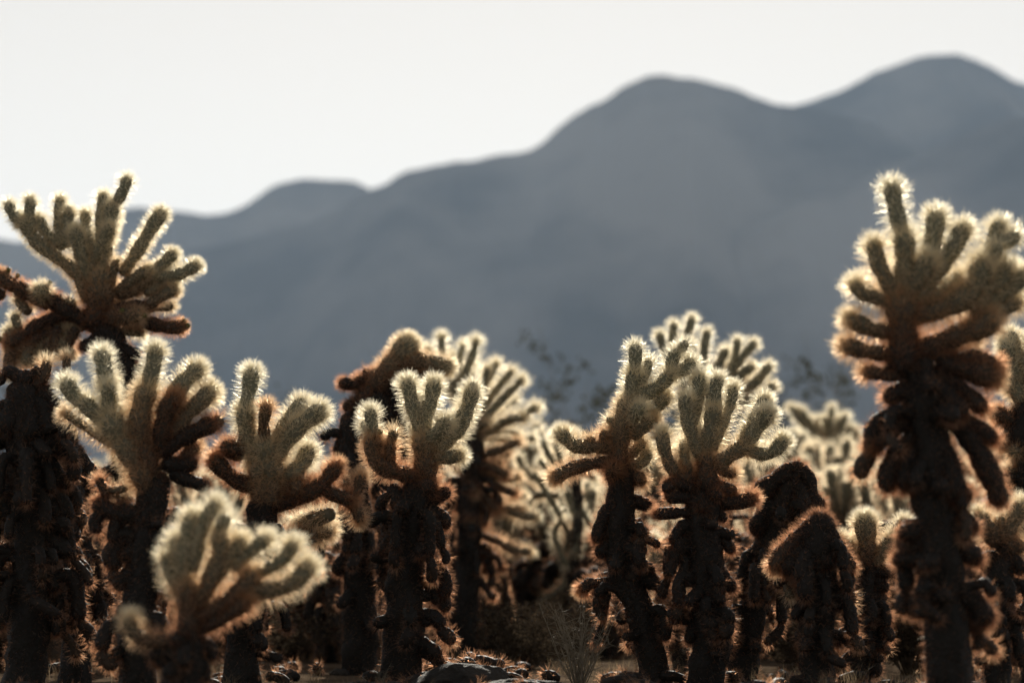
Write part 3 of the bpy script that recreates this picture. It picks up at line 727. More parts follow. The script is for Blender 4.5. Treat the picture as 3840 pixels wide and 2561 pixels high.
# ---- B: left, big
B = Plant(5.6, 'broad left cholla with a thick diagonal limb and fat white-haloed fingers', [(505, 2650), (515, 2400), (535, 2150), (570, 1950), (590, 1770)], 66, 56, q=1.1, tslen=.021)
for pts, r, a0, a1, dd in [
    ([(1110, 1250), (990, 1030), (870, 830), (780, 680)], 96, .6, .1, -20), ([(790, 720), (800, 580), (792, 460)], 56, .15, .03, -70), ([(800, 760), (700, 690), (600, 580)], 66, .2, .05, -10), ([(590, 610), (520, 520), (478, 430)], 60, .1, .02, -30),
    ([(900, 800), (820, 590), (785, 430)], 56, .3, .1, 70), ([(788, 450), (762, 340), (745, 220)], 63, .1, .02, 70), ([(1120, 1130), (1030, 880), (1040, 660), (1095, 470)], 90, .75, .25, 0), ([(1090, 500), (1125, 340), (1152, 190)], 63, .2, .03, 0),
    ([(1180, 960), (1195, 780), (1240, 640), (1315, 540)], 70, .85, .6, -80), ([(1270, 860), (1370, 700), (1480, 590), (1570, 500)], 62, .6, .12, 0), ([(1180, 700), (1310, 500), (1410, 400), (1480, 340)], 64, .35, .05, 100), ([(1180, 980), (1340, 870), (1480, 800), (1590, 745)], 70, .92, .75, -50), ([(1560, 765), (1600, 745), (1640, 725)], 46, .8, .55, -50),
    ([(1020, 1010), (830, 910), (650, 800), (475, 675)], 36, .6, .35, 90), ([(1200, 1050), (1330, 1070), (1450, 1040)], 66, 1, .85, 0), ([(1080, 1430), (900, 1425), (770, 1390), (710, 1310)], 72, 1, .72, 0), ([(780, 1330), (760, 1240), (720, 1160)], 34, .9, .6, 10), ([(760, 1240), (850, 1250), (940, 1230)], 28, .6, .3, 20),
    ([(1260, 1130), (1420, 1190), (1540, 1230)], 56, 1, .8, 0), ([(760, 1420), (690, 1480), (740, 1560)], 50, 1, .8, 0), ([(1300, 1100), (1380, 980), (1440, 900)], 52, .8, .4, 120), ([(1180, 1000), (1190, 850), (1260, 760)], 60, .6, .3, 110)]:
    B.j('c2', pts, r, a0, a1, dd)
for pts, r, a0, a1, dd in [([(440, 640), (340, 680), (310, 740)], 60, 1, .75, 0), ([(400, 820), (300, 860), (250, 930)], 70, 1, .78, 0), ([(430, 1050), (330, 1060), (270, 1130)], 60, 1, .85, 0), ([(520, 300), (450, 420), (440, 520)], 65, 1, .9, -60), ([(560, 560), (600, 680), (590, 800)], 55, 1, .8, 0)]:
    B.j('c3', pts, r, a0, a1, dd, back=0)

# ---- C
C_ = Plant(5.95, 'cholla with one tall ribbed finger and a dark arm ending in three pale-haloed knobs', [(900, 2610), (915, 2400), (950, 2200), (975, 2000), (990, 1860)], 66, 54, q=1.1, backs=0, rk=.9)
for pts, r, a0, a1, dd in [
    ([(600, 1080), (572, 1010), (562, 930)], 25, .45, .08, 0), ([(563, 945), (572, 895), (580, 845)], 21, .1, .02, 0), ([(610, 1160), (612, 1080), (605, 1005)], 46, .72, .2, 0), ([(612, 1020), (605, 975), (613, 928)], 16, .7, .55, -50), ([(620, 1060), (670, 995), (715, 958), (745, 936)], 25, .4, .06, 0), ([(630, 1020), (665, 960), (703, 920)], 21, .4, .06, 60),
    ([(655, 1090), (685, 1075), (712, 1025)], 23, .4, .08, 60), ([(630, 1165), (700, 1135), (740, 1110), (780, 1062)], 22, 1, .72, -10), ([(735, 1118), (780, 1140), (815, 1148)], 20, .95, .75, -10), ([(795, 1150), (818, 1128), (832, 1088)], 15, .8, .55, 0), ([(795, 1142), (815, 1162), (828, 1200)], 15, .8, .55, 10), ([(685, 1140), (680, 1120), (672, 1110)], 24, .85, .7, -20),
    ([(590, 1120), (540, 1100), (505, 1070), (488, 1045)], 24, 1, .75, 0), ([(560, 1040), (530, 1030), (510, 1015)], 26, .95, .8, 0), ([(760, 1180), (720, 1190), (685, 1205)], 22, .5, .15, 90), ([(640, 1240), (700, 1230), (760, 1210)], 26, .8, .35, 110), ([(650, 1120), (690, 1120), (720, 1110)], 24, .9, .7, 60)]:
    C_.j('c0', pts, r, a0 * .85, a1 * .85, dd)

# ---- D: low, in front, out of focus
Dp = Plant(4.72, 'low blurred cholla in front, a rounded crown of fingers and one arm curling up aside', [(712, 2700), (710, 2560), (712, 2450), (716, 2360)], 56, 50, q=1.0, backs=0, rk=.9, droops=5)
for pts, r, a0, a1, dd in [
    ([(760, 1300), (750, 1150), (735, 1000), (735, 860)], 90, .85, .35, 0), ([(700, 960), (705, 750), (740, 560), (775, 410)], 66, .35, .06, 30), ([(770, 800), (820, 560), (885, 400), (945, 330)], 56, .3, .04, 0), ([(700, 980), (630, 850), (590, 680)], 52, .4, .06, 40), ([(690, 860), (660, 700), (660, 560)], 52, .3, .05, 90),
    ([(790, 1050), (900, 850), (960, 670), (950, 530)], 72, .6, .22, -20), ([(950, 560), (970, 490), (1005, 420)], 47, .2, .06, -80), ([(880, 900), (1010, 730), (1080, 650), (1105, 575)], 60, .4, .15, 10), ([(1050, 790), (1170, 660), (1290, 570)], 50, .3, .06, 20), ([(820, 1140), (1000, 1010), (1130, 910), (1175, 790)], 78, .75, .4, -10),
    ([(1180, 830), (1330, 760), (1420, 690), (1465, 600)], 50, .35, .06, 10), ([(1120, 940), (1340, 925), (1480, 860), (1580, 745)], 68, .55, .1, -20), ([(820, 1200), (1000, 1110), (1160, 1000)], 58, .85, .5, -70), ([(720, 1230), (550, 1290), (420, 1265), (350, 1195), (340, 1110)], 54, .8, .15, 0),
    ([(830, 1260), (900, 1330), (880, 1420)], 44, 1, .6, 40), ([(700, 1330), (610, 1400), (520, 1440)], 44, 1, .8, 40), ([(820, 1400), (860, 1480), (850, 1560)], 44, 1, .75, 20)]:
    Dp.j('c3', pts, r, a0, a1, dd)

# ---- G: upper left, high crown
G = Plant(7.4, 'tall left cholla with a high many-fingered crown and brown side branches bearing fruit', [(430, 2540), (440, 2300), (455, 2000), (475, 1700), (485, 1430), (430, 1290), (365, 1180)], 56, 46, q=1.05, slen=.0265)
for pts, r, a0, a1, dd in [
    ([(700, 1230), (725, 1080), (740, 940), (755, 800)], 108, .85, .3, 0), ([(650, 1040), (550, 820), (350, 670), (240, 570), (165, 430)], 54, .5, .08, 0), ([(160, 470), (95, 400), (58, 310)], 43, .1, .02, 0), ([(235, 560), (218, 420), (226, 280)], 43, .15, .02, -20), ([(470, 640), (350, 550), (275, 420)], 46, .25, .06, 40), ([(450, 640), (430, 430), (447, 280)], 41, .25, .04, 70), ([(660, 900), (590, 680), (545, 490)], 54, .35, .08, -70), ([(490, 640), (498, 480), (505, 360)], 44, .25, .06, -20),
    ([(720, 800), (640, 540), (628, 385)], 40, .3, .06, 110), ([(740, 620), (742, 400), (768, 250)], 43, .25, .03, 60), ([(770, 850), (790, 560), (835, 310)], 52, .35, .08, 0), ([(860, 310), (905, 230), (942, 125)], 46, .1, 0, 0), ([(690, 760), (760, 600), (820, 470)], 48, .3, .1, -60), ([(900, 840), (1020, 660), (1120, 490), (1205, 370)], 52, .35, .04, 0),
    ([(820, 920), (835, 820), (852, 740)], 34, .5, .3, -80), ([(850, 980), (990, 870), (1110, 800)], 48, .55, .2, -40), ([(880, 1000), (1030, 930), (1160, 850)], 50, .6, .25, 60), ([(1120, 860), (1270, 855), (1390, 810), (1465, 760)], 46, .3, .04, 0), ([(1110, 830), (1210, 750), (1290, 680)], 46, .3, .04, 60), ([(820, 1110), (960, 1070), (1090, 1090)], 46, .95, .7, 0), ([(1060, 1090), (1180, 1010), (1300, 940)], 46, .6, .2, 0), ([(1080, 980), (1180, 930), (1290, 930)], 40, .4, .12, 90),
    ([(760, 1190), (860, 1160), (960, 1150), (1050, 1160)], 76, .75, .4, -90), ([(930, 1170), (1090, 1200), (1230, 1230), (1360, 1220)], 56, .92, .6, 0), ([(700, 1190), (520, 1120), (350, 1000)], 76, .95, .75, 0), ([(360, 1070), (190, 970), (60, 900), (-40, 830)], 58, .85, .55, 0), ([(330, 1060), (310, 990), (295, 920)], 62, .6, .12, -120), ([(530, 1090), (515, 1050), (510, 1005)], 46, .6, .15, -20), ([(460, 1140), (290, 1210), (180, 1290), (40, 1360)], 54, .9, .65, 0), ([(150, 1240), (120, 1190), (110, 1130)], 34, .4, .1, 0), ([(200, 1120), (160, 1060), (130, 1010)], 38, .5, .15, 50),
    ([(240, 1430), (350, 1340), (460, 1210)], 50, .4, .08, 60), ([(400, 1440), (470, 1340), (540, 1240)], 44, .4, .08, 40), ([(180, 1440), (250, 1340), (270, 1250)], 48, .4, .1, 100), ([(60, 1420), (100, 1320), (60, 1240)], 42, .4, .1, 60), ([(770, 1265), (680, 1330), (590, 1390)], 48, .95, .75, -30), ([(780, 1290), (900, 1400), (970, 1440)], 58, 1, .75, -20), ([(900, 1250), (980, 1260), (1060, 1270)], 40, .4, .12, 80), ([(30, 1000), (-60, 960), (-100, 900)], 50, .8, .4, 0)]:
    G.j('c1', pts, r, a0, a1, dd)
for pts, r, a0, a1, dd in [([(330, 1260), (250, 1330), (150, 1400), (70, 1470)], 52, .85, .35, 30), ([(420, 1230), (400, 1340), (440, 1440)], 48, .8, .3, 20), ([(250, 1360), (200, 1430), (210, 1520)], 46, .6, .15, -20), ([(100, 1400), (60, 1500), (90, 1590)], 48, .7, .2, 0), ([(560, 1240), (500, 1350), (520, 1450)], 46, .8, .25, 60), ([(340, 1330), (330, 1440), (280, 1540)], 46, .6, .2, 40)]:
    G.j('c1', pts, r, a0, a1, dd)
for p, r, dd in [((522, 370), 20, -20), ((1110, 815), 20, -40), ((850, 760), 20, -80), ((1330, 1200), 26, 0), ((1355, 1235), 26, -10), ((1240, 1260), 20, 0), ((40, 830), 26, 0), ((20, 860), 24, -10), ((125, 870), 20, 0), ((350, 920), 22, -40), ((385, 970), 18, -20), ((1040, 1160), 24, -90), ((880, 1120), 22, -110), ((10, 1340), 24, 0), ((1290, 940), 20, 0)]:
    G.fruit('c1', p, r, (rnd.uniform(-.5, .9), -.2, rnd.uniform(.3, 1)), dd)

# ---- Q: the dark mass on the left
Q_ = Plant(6.15, 'dark bulky cholla at the left, its trunk buried in drooping dead joints', [(90, 2580), (100, 2400), (110, 2100), (105, 1800), (95, 1560), (85, 1420)], 78, 60, q=.7, droops=34)
for pts, r, a0, a1, dd in [
    ([(200, 480), (180, 420), (150, 370)], 84, 1, .85, 0), ([(150, 440), (80, 380), (20, 400)], 50, 1, .75, 20), ([(210, 430), (270, 370), (300, 390), (330, 470)], 44, 1, .72, 10), ([(250, 520), (360, 560), (430, 660)], 50, 1, .75, 0), ([(260, 700), (380, 720), (450, 820)], 46, 1, .75, 20), ([(280, 900), (400, 900), (480, 1000)], 46, 1, .78, 20), ([(300, 1100), (430, 1130), (500, 1240)], 46, 1, .78, 10), ([(120, 600), (20, 640), (-30, 760)], 50, 1, .8, -20), ([(200, 500), (290, 460), (335, 390), (345, 295)], 42, .8, .25, 0), ([(300, 520), (420, 470), (485, 370), (490, 265)], 30, .8, .3, 20), ([(370, 520), (280, 495), (235, 520)], 32, .95, .68, 0), ([(370, 570), (320, 600), (290, 645)], 30, .97, .7, 0), ([(20, 460), (-10, 430), (-30, 400)], 50, .9, .5, 0), ([(250, 560), (330, 700), (340, 860)], 80, 1, .93, -40), ([(150, 540), (80, 700), (60, 860)], 90, 1, .95, -70),
    ([(280, 760), (360, 860), (400, 980)], 70, 1, .92, 0), ([(100, 900), (150, 1050), (140, 1200)], 90, 1, .96, -70), ([(300, 1000), (400, 1100), (420, 1230)], 70, 1, .93, 0), ([(60, 1200), (40, 1350), (50, 1480)], 80, 1, .96, -60), ([(280, 1250), (380, 1350), (400, 1480)], 68, 1, .93, 0), ([(220, 600), (230, 760), (210, 900)], 85, 1, .94, -110), ([(420, 1280), (450, 1400), (430, 1500)], 50, 1, .9, 30)]:
    Q_.j('c2', pts, r, a0, a1, dd, back=0)
for pts, r, a0, a1, dd in [([(260, 60), (400, 200), (470, 320)], 80, 1, .93, 0), ([(300, 500), (430, 620), (500, 760)], 60, 1, .8, 0), ([(430, 820), (480, 1000), (500, 1150)], 40, 1, .75, 20), ([(200, 900), (300, 1050), (330, 1200)], 75, 1, .95, -60)]:
    Q_.j('c10', pts, r, a0, a1, dd, back=0)

Q2 = Plant(6.55, 'dark drooping cholla wedged between the bulky left plant and the thick diagonal limb', [(285, 2560), (285, 2400), (290, 2200), (285, 2000), (275, 1800), (262, 1660)], 62, 50, q=.7, droops=18)
for pts, r, a0, a1, dd in [
    ([(520, 930), (500, 840), (470, 760)], 70, 1, .85, 0), ([(520, 950), (620, 1040), (690, 1160)], 56, 1, .8, 0), ([(520, 1050), (640, 1200), (660, 1340)], 62, 1, .85, 0), ([(500, 900), (420, 1010), (400, 1150)], 70, 1, .92, -60), ([(540, 1150), (560, 1330), (540, 1460)], 80, 1, .92, -80), ([(560, 1350), (640, 1450), (650, 1560)], 60, 1, .85, 0), ([(460, 800), (400, 760), (360, 800)], 55, 1, .85, 0)]:
    Q2.j('c2', pts, r, a0, a1, dd, back=0)

# ---- J: pale crown behind E
J_ = Plant(9.2, 'blurred pale cholla crown with rounded finger tips rising behind the sharp forked plant', [(2700, 2450), (2700, 2200), (2690, 1900), (2680, 1600), (2670, 1480)], 56, 50, q=.6, slen=.034, rk=.85)
for pts, r, a0, a1, dd in [
    ([(1020, 640), (920, 420), (868, 275)], 33, .25, .03, 0), ([(1040, 640), (965, 380), (972, 205)], 33, .25, .03, 20), ([(1060, 640), (1055, 350), (1100, 165)], 33, .25, .03, 0), ([(1150, 660), (1175, 440), (1203, 255)], 33, .25, .03, -20), ([(1230, 660), (1280, 500), (1335, 380)], 38, .3, .05, 0), ([(1270, 680), (1385, 480), (1412, 315)], 31, .25, .04, 30), ([(1330, 600), (1440, 450), (1535, 335)], 36, .3, .03, 0), ([(1320, 700), (1440, 560), (1525, 500)], 38, .4, .1, -40),
    ([(1360, 740), (1530, 620), (1640, 490)], 38, .35, .05, 0), ([(1400, 760), (1580, 700), (1670, 630)], 36, .4, .08, 0), ([(1200, 760), (1080, 680), (1000, 560)], 40, .5, .2, 0), ([(1240, 800), (1250, 700), (1230, 600)], 52, .6, .25, 0), ([(1280, 780), (1380, 720), (1440, 650)], 44, .6, .3, -30), ([(1100, 640), (1120, 460), (1080, 330)], 33, .25, .04, 70)]:
    J_.j('c5', pts, r, a0, a1, dd)


# ---- K: small far crowns
def fan(pl, frame, c, tips, r, a0=.45, a1=.08):
    for i, (tx, ty) in enumerate(tips):
        mx, my = c[0] * .45 + tx * .55 + rnd.uniform(-20, 20), c[1] * .45 + ty * .55 + 30
        pl.j(frame, [c, (mx, my), (tx, ty)], r, a0, a1, rnd.uniform(-120, 60))


K1 = Plant(15.5, 'far blurred cholla whose pale fingers fan out like a hand, beside the dark hooded plant', [(3120, 2372), (3115, 2200), (3110, 1950), (3100, 1750)], 36, 32, q=.45, backs=.6, slen=.046)
fan(K1, 'cK', (540, 640), [(160, 190), (230, 210), (280, 230), (340, 300), (420, 300), (500, 290), (575, 190), (640, 300), (710, 270), (770, 380), (830, 420), (850, 480), (790, 560), (300, 420)], 30)
K1.j('cK', [(540, 900), (560, 780), (600, 660)], 60, .95, .6); K1.j('cK', [(540, 800), (650, 720), (760, 630)], 40, .8, .35); K1.j('cK', [(560, 950), (600, 900), (590, 850)], 40, .9, .6)
K2 = Plant(13.0, 'far blurred cholla with a low sheaf of pale joints above the white-tufted head', [(3260, 2398), (3255, 2200), (3240, 2000), (3225, 1880)], 40, 34, q=.45, backs=.5, slen=.042)
fan(K2, 'cK', (830, 1150), [(700, 900), (760, 800), (830, 760), (900, 720), (960, 730), (1010, 800), (1040, 900), (1060, 1020), (640, 1040), (680, 1180)], 38)
K3 = Plant(14.0, 'far blurred cholla with pale joints peeping above the dark leaning plant', [(2920, 2386), (2920, 2200), (2930, 1950), (2935, 1800)], 40, 34, q=.4, backs=.5, slen=.042)
fan(K3, 'cK', (150, 900), [(200, 430), (290, 460), (330, 560), (390, 640), (420, 800), (490, 920), (100, 500), (40, 560), (-60, 700), (-160, 760), (-200, 860)], 40)
K4 = Plant(11.5, 'far blurred cholla glowing through the gap between the forked plant and the fan of fingers', [(2440, 2420), (2440, 2200), (2450, 1950), (2450, 1830)], 44, 38, q=.45, backs=.5, slen=.038)
fan(K4, 'c5', (830, 1350), [(700, 1080), (760, 1010), (830, 1050), (900, 1090), (960, 1150), (980, 1260), (690, 1240), (780, 1140)], 40)

# ------------------------------------------------------------------ ordinary chollas filling the garden behind
def copy_tree(o, parent=None):
    c = o.copy(); col.objects.link(c); c.parent = parent
    for ch in o.children:
        copy_tree(ch, c)
    return c


def ordinary(seed, label, group):
    r_ = random.Random(seed)
    e = empty('cholla_cactus', (0, 0, 0)); tag(e, label, 'cactus', group)
    Z = np.zeros(3)
    h = r_.uniform(.42, .52)
    add_trunk(e, Z, [(0, 0, -.04), (r_.uniform(-.03, .03), r_.uniform(-.03, .03), h * .5), (r_.uniform(-.05, .05), r_.uniform(-.04, .04), h)], .052, .046, 1, .9, .019, .4)
    for k in range(9):                       # dead drooping joints
        th, z = r_.uniform(0, 6.28), r_.uniform(.12, h)
        c, s = math.cos(th), math.sin(th)
        add_joint(e, Z, [(c * .02, s * .02, z), (c * .09, s * .09, z - .01), (c * .12, s * .12, z - .09)], .026, 1, .72, .019, .22)
    for k in range(6):                       # brown arms
        th, z = k * 1.05 + r_.uniform(-.3, .3), h * r_.uniform(.75, 1)
        c, s = math.cos(th), math.sin(th)
        L = r_.uniform(.13, .2)
        add_joint(e, Z, [(0, 0, z), (c * L * .6, s * L * .6, z + .02), (c * L, s * L, z + .09)], .021, .8, .3, .030, .22)
        for m in range(2):
            a = th + r_.uniform(-.5, .5)
            x0, y0, z0 = c * L * .95, s * L * .95, z + .07
            add_joint(e, Z, [(x0, y0, z0), (x0 + math.cos(a) * .04, y0 + math.sin(a) * .04, z0 + .06), (x0 + math.cos(a) * .06, y0 + math.sin(a) * .06, z0 + .13)], .016, .5, .22, .034, .22)
    for k in range(8):                       # crown fingers
        th = k * .785 + r_.uniform(-.3, .3)
        c, s = math.cos(th), math.sin(th)
        t = r_.uniform(.03, .13)
        L = r_.uniform(.13, .22)
        add_joint(e, Z, [(0, 0, h - .03), (c * t * .7, s * t * .7, h + L * .45), (c * t, s * t, h + L)], .017, .55, .2, .036, .24)
    return e


GEN = []
gl, gg = 'distant hazy cholla in the crowd behind the sharp plants', 'crowd of chollas in the background'
protos = [ordinary(s, gl, gg) for s in (3, 8, 15)]
spots = []
r2 = random.Random(21)
for i in range(110):
    D = 10.5 + 17 * (i / 109) ** 1.5
    spots.append((-200 + 4240 * ((i * .6180339) % 1.0) + r2.uniform(-60, 60), D))
for i, (px, D) in enumerate(spots):
    p = at(px, 2230, D)
    z = ground_z(p[0], p[1])
    pr = protos[i % 3]
    o = pr if i < 3 else copy_tree(pr)
    o.location = (p[0], p[1], z - .01)
    # kept below the line of the nearer crowns
    top = 1600 + r2.uniform(0, 260) if 1880 < px < 2330 or 2700 < px < 3420 or px > 3600 else 1740 + r2.uniform(0, 220)
    hh = (HORIZON - top) / FPX * D + CAM[2]
    s = max(.45, min(2.2, hh / .70))
    o.scale = (s, s, s)
    o.rotation_euler = (0, 0, r2.uniform(0, 6.28))

def husk(seed, label, group):
    """an old plant: a leaning trunk buried in drooping dead joints"""
    r_ = random.Random(seed)
    e = empty('cholla_cactus', (0, 0, 0)); tag(e, label, 'cactus', group)
    Z = np.zeros(3); h = .44; lx = r_.uniform(-.06, .06)
    add_trunk(e, Z, [(0, 0, -.04), (lx * .4, 0, h * .5), (lx, .02, h)], .056, .045, 1, .95, .019, .5)
    for k in range(34):
        th, u = k * 2.4 + r_.uniform(-.4, .4), (k + .5) / 34
        z = .08 + u * (h - .06); c, s = math.cos(th), math.sin(th)
        x0 = lx * (z / h) ** 1.3
        L = r_.uniform(.07, .13)
        dr = r_.uniform(.04, .13) if u < .85 else r_.uniform(-.07, .03)
        add_joint(e, Z, [(x0 + c * .02, s * .02, z), (x0 + c * L * .8, s * L * .8, z + .01), (x0 + c * L, s * L, z - dr)], r_.uniform(.024, .034), 1, r_.uniform(.45, .92), .023, .26)
    return e


hl, hg = 'old brown cholla husk hung with dead joints, standing in shade behind the front trunks', 'old husks behind the front trunks'
hp = [husk(s, hl, hg) for s in (4, 9)]
for i, (px, D, top) in enumerate([(690, 8.4, 1950), (840, 9.6, 2040), (1180, 9.0, 2010), (1265, 8.4, 2060), (1440, 8.6, 1800), (1640, 9.6, 1940), (1850, 11.0, 2060), (2030, 11.6, 2020), (2240, 9.5, 2100), (2330, 10.2, 1960), (2520, 9.4, 2120), (2790, 9.0, 1960), (2960, 8.4, 2060),
                                  (3150, 9.0, 2060), (3330, 9.2, 2140), (3420, 10.0, 1940), (3640, 7.6, 1950), (3700, 8.4, 1850), (3830, 8.2, 1980), (560, 9.3, 1990), (30, 8.2, 1750), (330, 9.6, 1900), (1720, 10.4, 2080), (1120, 10.5, 2080)]):
    p = at(px, 2230, D)
    o = hp[i] if i < 2 else copy_tree(hp[i % 2])
    o.location = (p[0], p[1], ground_z(p[0], p[1]) - .01)
    s = ((HORIZON - top) / FPX * D + CAM[2]) / .50
    w_ = r2.uniform(.85, 1.35)
    o.scale = (s * w_, s * w_, s)
    o.rotation_euler = (0, 0, r2.uniform(0, 6.28))

# ------------------------------------------------------------------ shrubs, dead twigs, grass, rocks, litter
def twig_mesh(stems, leaves=None):
    """stems: list of (points, r0, r1) -> verts, faces"""
    V, F = [], []
    n0 = 0
    for pts, r0, r1 in stems:
        C = np.asarray(pts, float); T, N, B = frames(C)
        n = len(C); rad = np.linspace(r0, r1, n)
        th = np.array([0, 2.094, 4.189])
        v = C[:, None] + rad[:, None, None] * (np.cos(th)[None, :, None] * N[:, None] + np.sin(th)[None, :, None] * B[:, None])
        q = np.arange(n * 3).reshape(n, 3) + n0; q2 = np.roll(q, -1, 1)
        V.append(v.reshape(-1, 3)); F.append(np.stack([q[:-1], q2[:-1], q2[1:], q[1:]], -1).reshape(-1, 4))
        n0 += n * 3
    return np.vstack(V), np.vstack(F)


def leaf_mesh(P, size, droop=0.0):
    m = len(P)
    d = rng.normal(size=(m, 3)); d[:, 2] += .4; d /= np.linalg.norm(d, axis=1)[:, None]
    s = np.cross(d, rng.normal(size=(m, 3))); s /= np.linalg.norm(s, axis=1)[:, None]
    L = size * rng.uniform(.6, 1.3, (m, 1))
    V = np.stack([P, P + d * L * .5 + s * L * .28, P + d * L, P + d * L * .5 - s * L * .28], 1).reshape(-1, 3)
    return V, np.arange(m * 4).reshape(m, 4)


def walk(r_, p, d, n, step, wob, lift=0.0):
    pts = [np.array(p, float)]
    d = np.array(d, float)
    for _ in range(n):
        d = d + np.array([r_.gauss(0, wob), r_.gauss(0, wob), r_.gauss(0, wob) + lift]); d /= np.linalg.norm(d)
        pts.append(pts[-1] + d * step)
    return pts


def shrub(name, label, cat, base, h, width, nst, leafsize, nleaf, mat_leaf, seed, group=None, leaf_from=.4, twr=.004, parts=('stems', 'leaves')):
    r_ = random.Random(seed)
    e = empty(name, base); tag(e, label, cat, group)
    st, lp = [], []
    for i in range(nst):
        th = r_.uniform(0, 6.28); sp = width * r_.uniform(.1, 1)
        d = np.array([math.cos(th) * sp, math.sin(th) * sp, h]); d /= np.linalg.norm(d)
        n = 9
        L = h * r_.uniform(.6, 1.05)
        pts = walk(r_, (0, 0, -.03), d, n, L / n, .09)
        st.append((pts, twr, twr * .3))
        for k in range(3, n):
            for b in range(2):
                d2 = np.array([r_.gauss(0, 1), r_.gauss(0, 1), r_.gauss(.5, .6)]); d2 /= np.linalg.norm(d2)
                q_ = walk(r_, pts[k], d2, 4, L * .035, .3)
                st.append((q_, twr * .4, twr * .15))
                if k / n > leaf_from:
                    for _ in range(max(1, nleaf // (nst * 12))):
                        f = r_.random(); j = min(3, int(f * 4))
                        lp.append(q_[j] + (q_[j + 1] - q_[j]) * r_.random() + np.array([r_.gauss(0, leafsize * .6) for _ in range(3)]))
    v, f = twig_mesh(st)
    o = obj(parts[0], mesh_from(parts[0], v, [f]), M_TWIG if name in ('dead_shrub', 'creosote_bush') else M_BTWIG, e)
    if lp and nleaf:
        v, f = leaf_mesh(np.array(lp), leafsize)
        o2 = obj(parts[1], mesh_from(parts[1], v, [f], smooth=False), mat_leaf, e)
        o2['kind'] = 'stuff'
    return e


def gp(px, D):
    p = at(px, 2230, D)
    return (p[0], p[1], ground_z(p[0], p[1]))


def hgt(py, D):
    return (HORIZON - py) / FPX * D + CAM[2]


shrub('creosote_bush', 'wispy creosote bush far off, its dark leaf clumps standing against the mountain', 'shrub', gp(2310, 21), hgt(1160, 21), .40, 14, .055, 4200, M_LEAF, 2, 'far creosote bushes', .72, .008)
shrub('creosote_bush', 'wispy creosote bush far off behind the gap beside the tallest plant', 'shrub', gp(3060, 23), hgt(1270, 23), .4, 13, .055, 3600, M_LEAF, 5, 'far creosote bushes', .6, .008)
shrub('creosote_bush', 'low brownish creosote bush far off behind the hanging chains', 'shrub', gp(2060, 19), hgt(1490, 19), .6, 16, .045, 3200, M_BRUSH, 6, 'far creosote bushes', .4, .007)
shrub('creosote_bush', 'low brownish creosote bush far off, showing beside the tall ribbed finger', 'shrub', gp(1130, 22), hgt(1430, 22), .7, 14, .045, 2600, M_BRUSH, 7, 'far creosote bushes', .4, .007)
shrub('creosote_bush', 'wispy creosote bush far off under the fruit-bearing branches', 'shrub', gp(10, 20), hgt(1130, 20), .5, 10, .05, 1600, M_LEAF, 9, 'far creosote bushes', .6, .008)
shrub('dry_bush', 'blurred grey-brown dry bush between the dark bulky plant and the broad left one', 'shrub', gp(370, 8.6), hgt(1880, 8.6), .42, 60, .014, 9000, M_BRUSH, 12, None, .2, .0025)
shrub('dry_bush', 'blurred tan dry bush between the white-tufted plant and the tall trunk', 'shrub', gp(3400, 7.6), hgt(2030, 7.6), .30, 60, .012, 8000, M_BRUSH, 13, None, .2, .0025)
shrub('dry_bush', 'blurred brown dry bush behind the two leaning dark trunks', 'shrub', gp(2960, 9.0), hgt(2180, 9.0), .4, 40, .012, 5000, M_BRUSH, 14, None, .2, .0025)
shrub('dead_shrub', 'bare grey twiggy dead shrub standing in front of the forked plant', 'shrub', gp(2170, 6.15), .26, .10, 34, .004, 0, M_BRUSH, 17, None, 1, .0022, ('twigs', 'leaves'))
shrub('dead_shrub', 'small bare tuft of pale twigs at the foot of the middle plant', 'shrub', gp(1420, 6.1), .10, .05, 14, .004, 0, M_BRUSH, 18, None, 1, .0012, ('twigs', 'leaves'))


def low_brush(seed, label):
    return shrub('brush_clump', label, 'shrub', (0, 0, 0), .42, .5, 34, .016, 4200, M_BRUSH, seed, 'low brush on the garden floor', .12, .0028)


bp = [low_brush(31, 'low dark dry brush clump on the shaded garden floor among the crowd'), low_brush(32, 'low dark dry brush clump on the shaded garden floor among the crowd')]
r4 = random.Random(77)
for i in range(80):
    D = 7.8 + 26 * (i / 79) ** 1.4
    x, y, z = gp(-250 + 4340 * ((i * .7548777) % 1.0), D)
    o = bp[i % 2] if i < 2 else copy_tree(bp[i % 2])
    o.location = (x, y, z)
    s = r4.uniform(.6, 1.0) * (1 if D < 12 else 1.35)
    o.scale = (s * 1.3, s * 1.3, s); o.rotation_euler = (0, 0, r4.uniform(0, 6.28))


def rock(name, label, loc, size, seed, group=None):
    import bmesh
    bm = bmesh.new()
    bmesh.ops.create_icosphere(bm, subdivisions=4, radius=1)
    for v in bm.verts:
        c = v.co.copy()
        k = 1 + .28 * mnoise.noise(c * 1.1 + Vector((seed, 0, 0))) + .12 * mnoise.noise(c * 3 + Vector((0, seed, 0))) + .05 * mnoise.noise(c * 8)
        # chipped facets
        for d, lim in (((.3, -.6, .75), .72), ((-.7, -.2, .6), .75), ((.1, .3, .95), .66), ((.8, -.4, .3), .8)):
            dv = Vector(d).normalized(); t = c.dot(dv) * k
            if t > lim: c = c - dv * (t - lim) * .85
        v.co = Vector((c.x * size[0], c.y * size[1], c.z * size[2])) * k
    me = bpy.data.meshes.new(name); bm.to_mesh(me); bm.free()
    me.materials.append(M_ROCK)
    o = bpy.data.objects.new(name, me); o.location = loc; col.objects.link(o)
    return tag(o, label, 'rock', group)


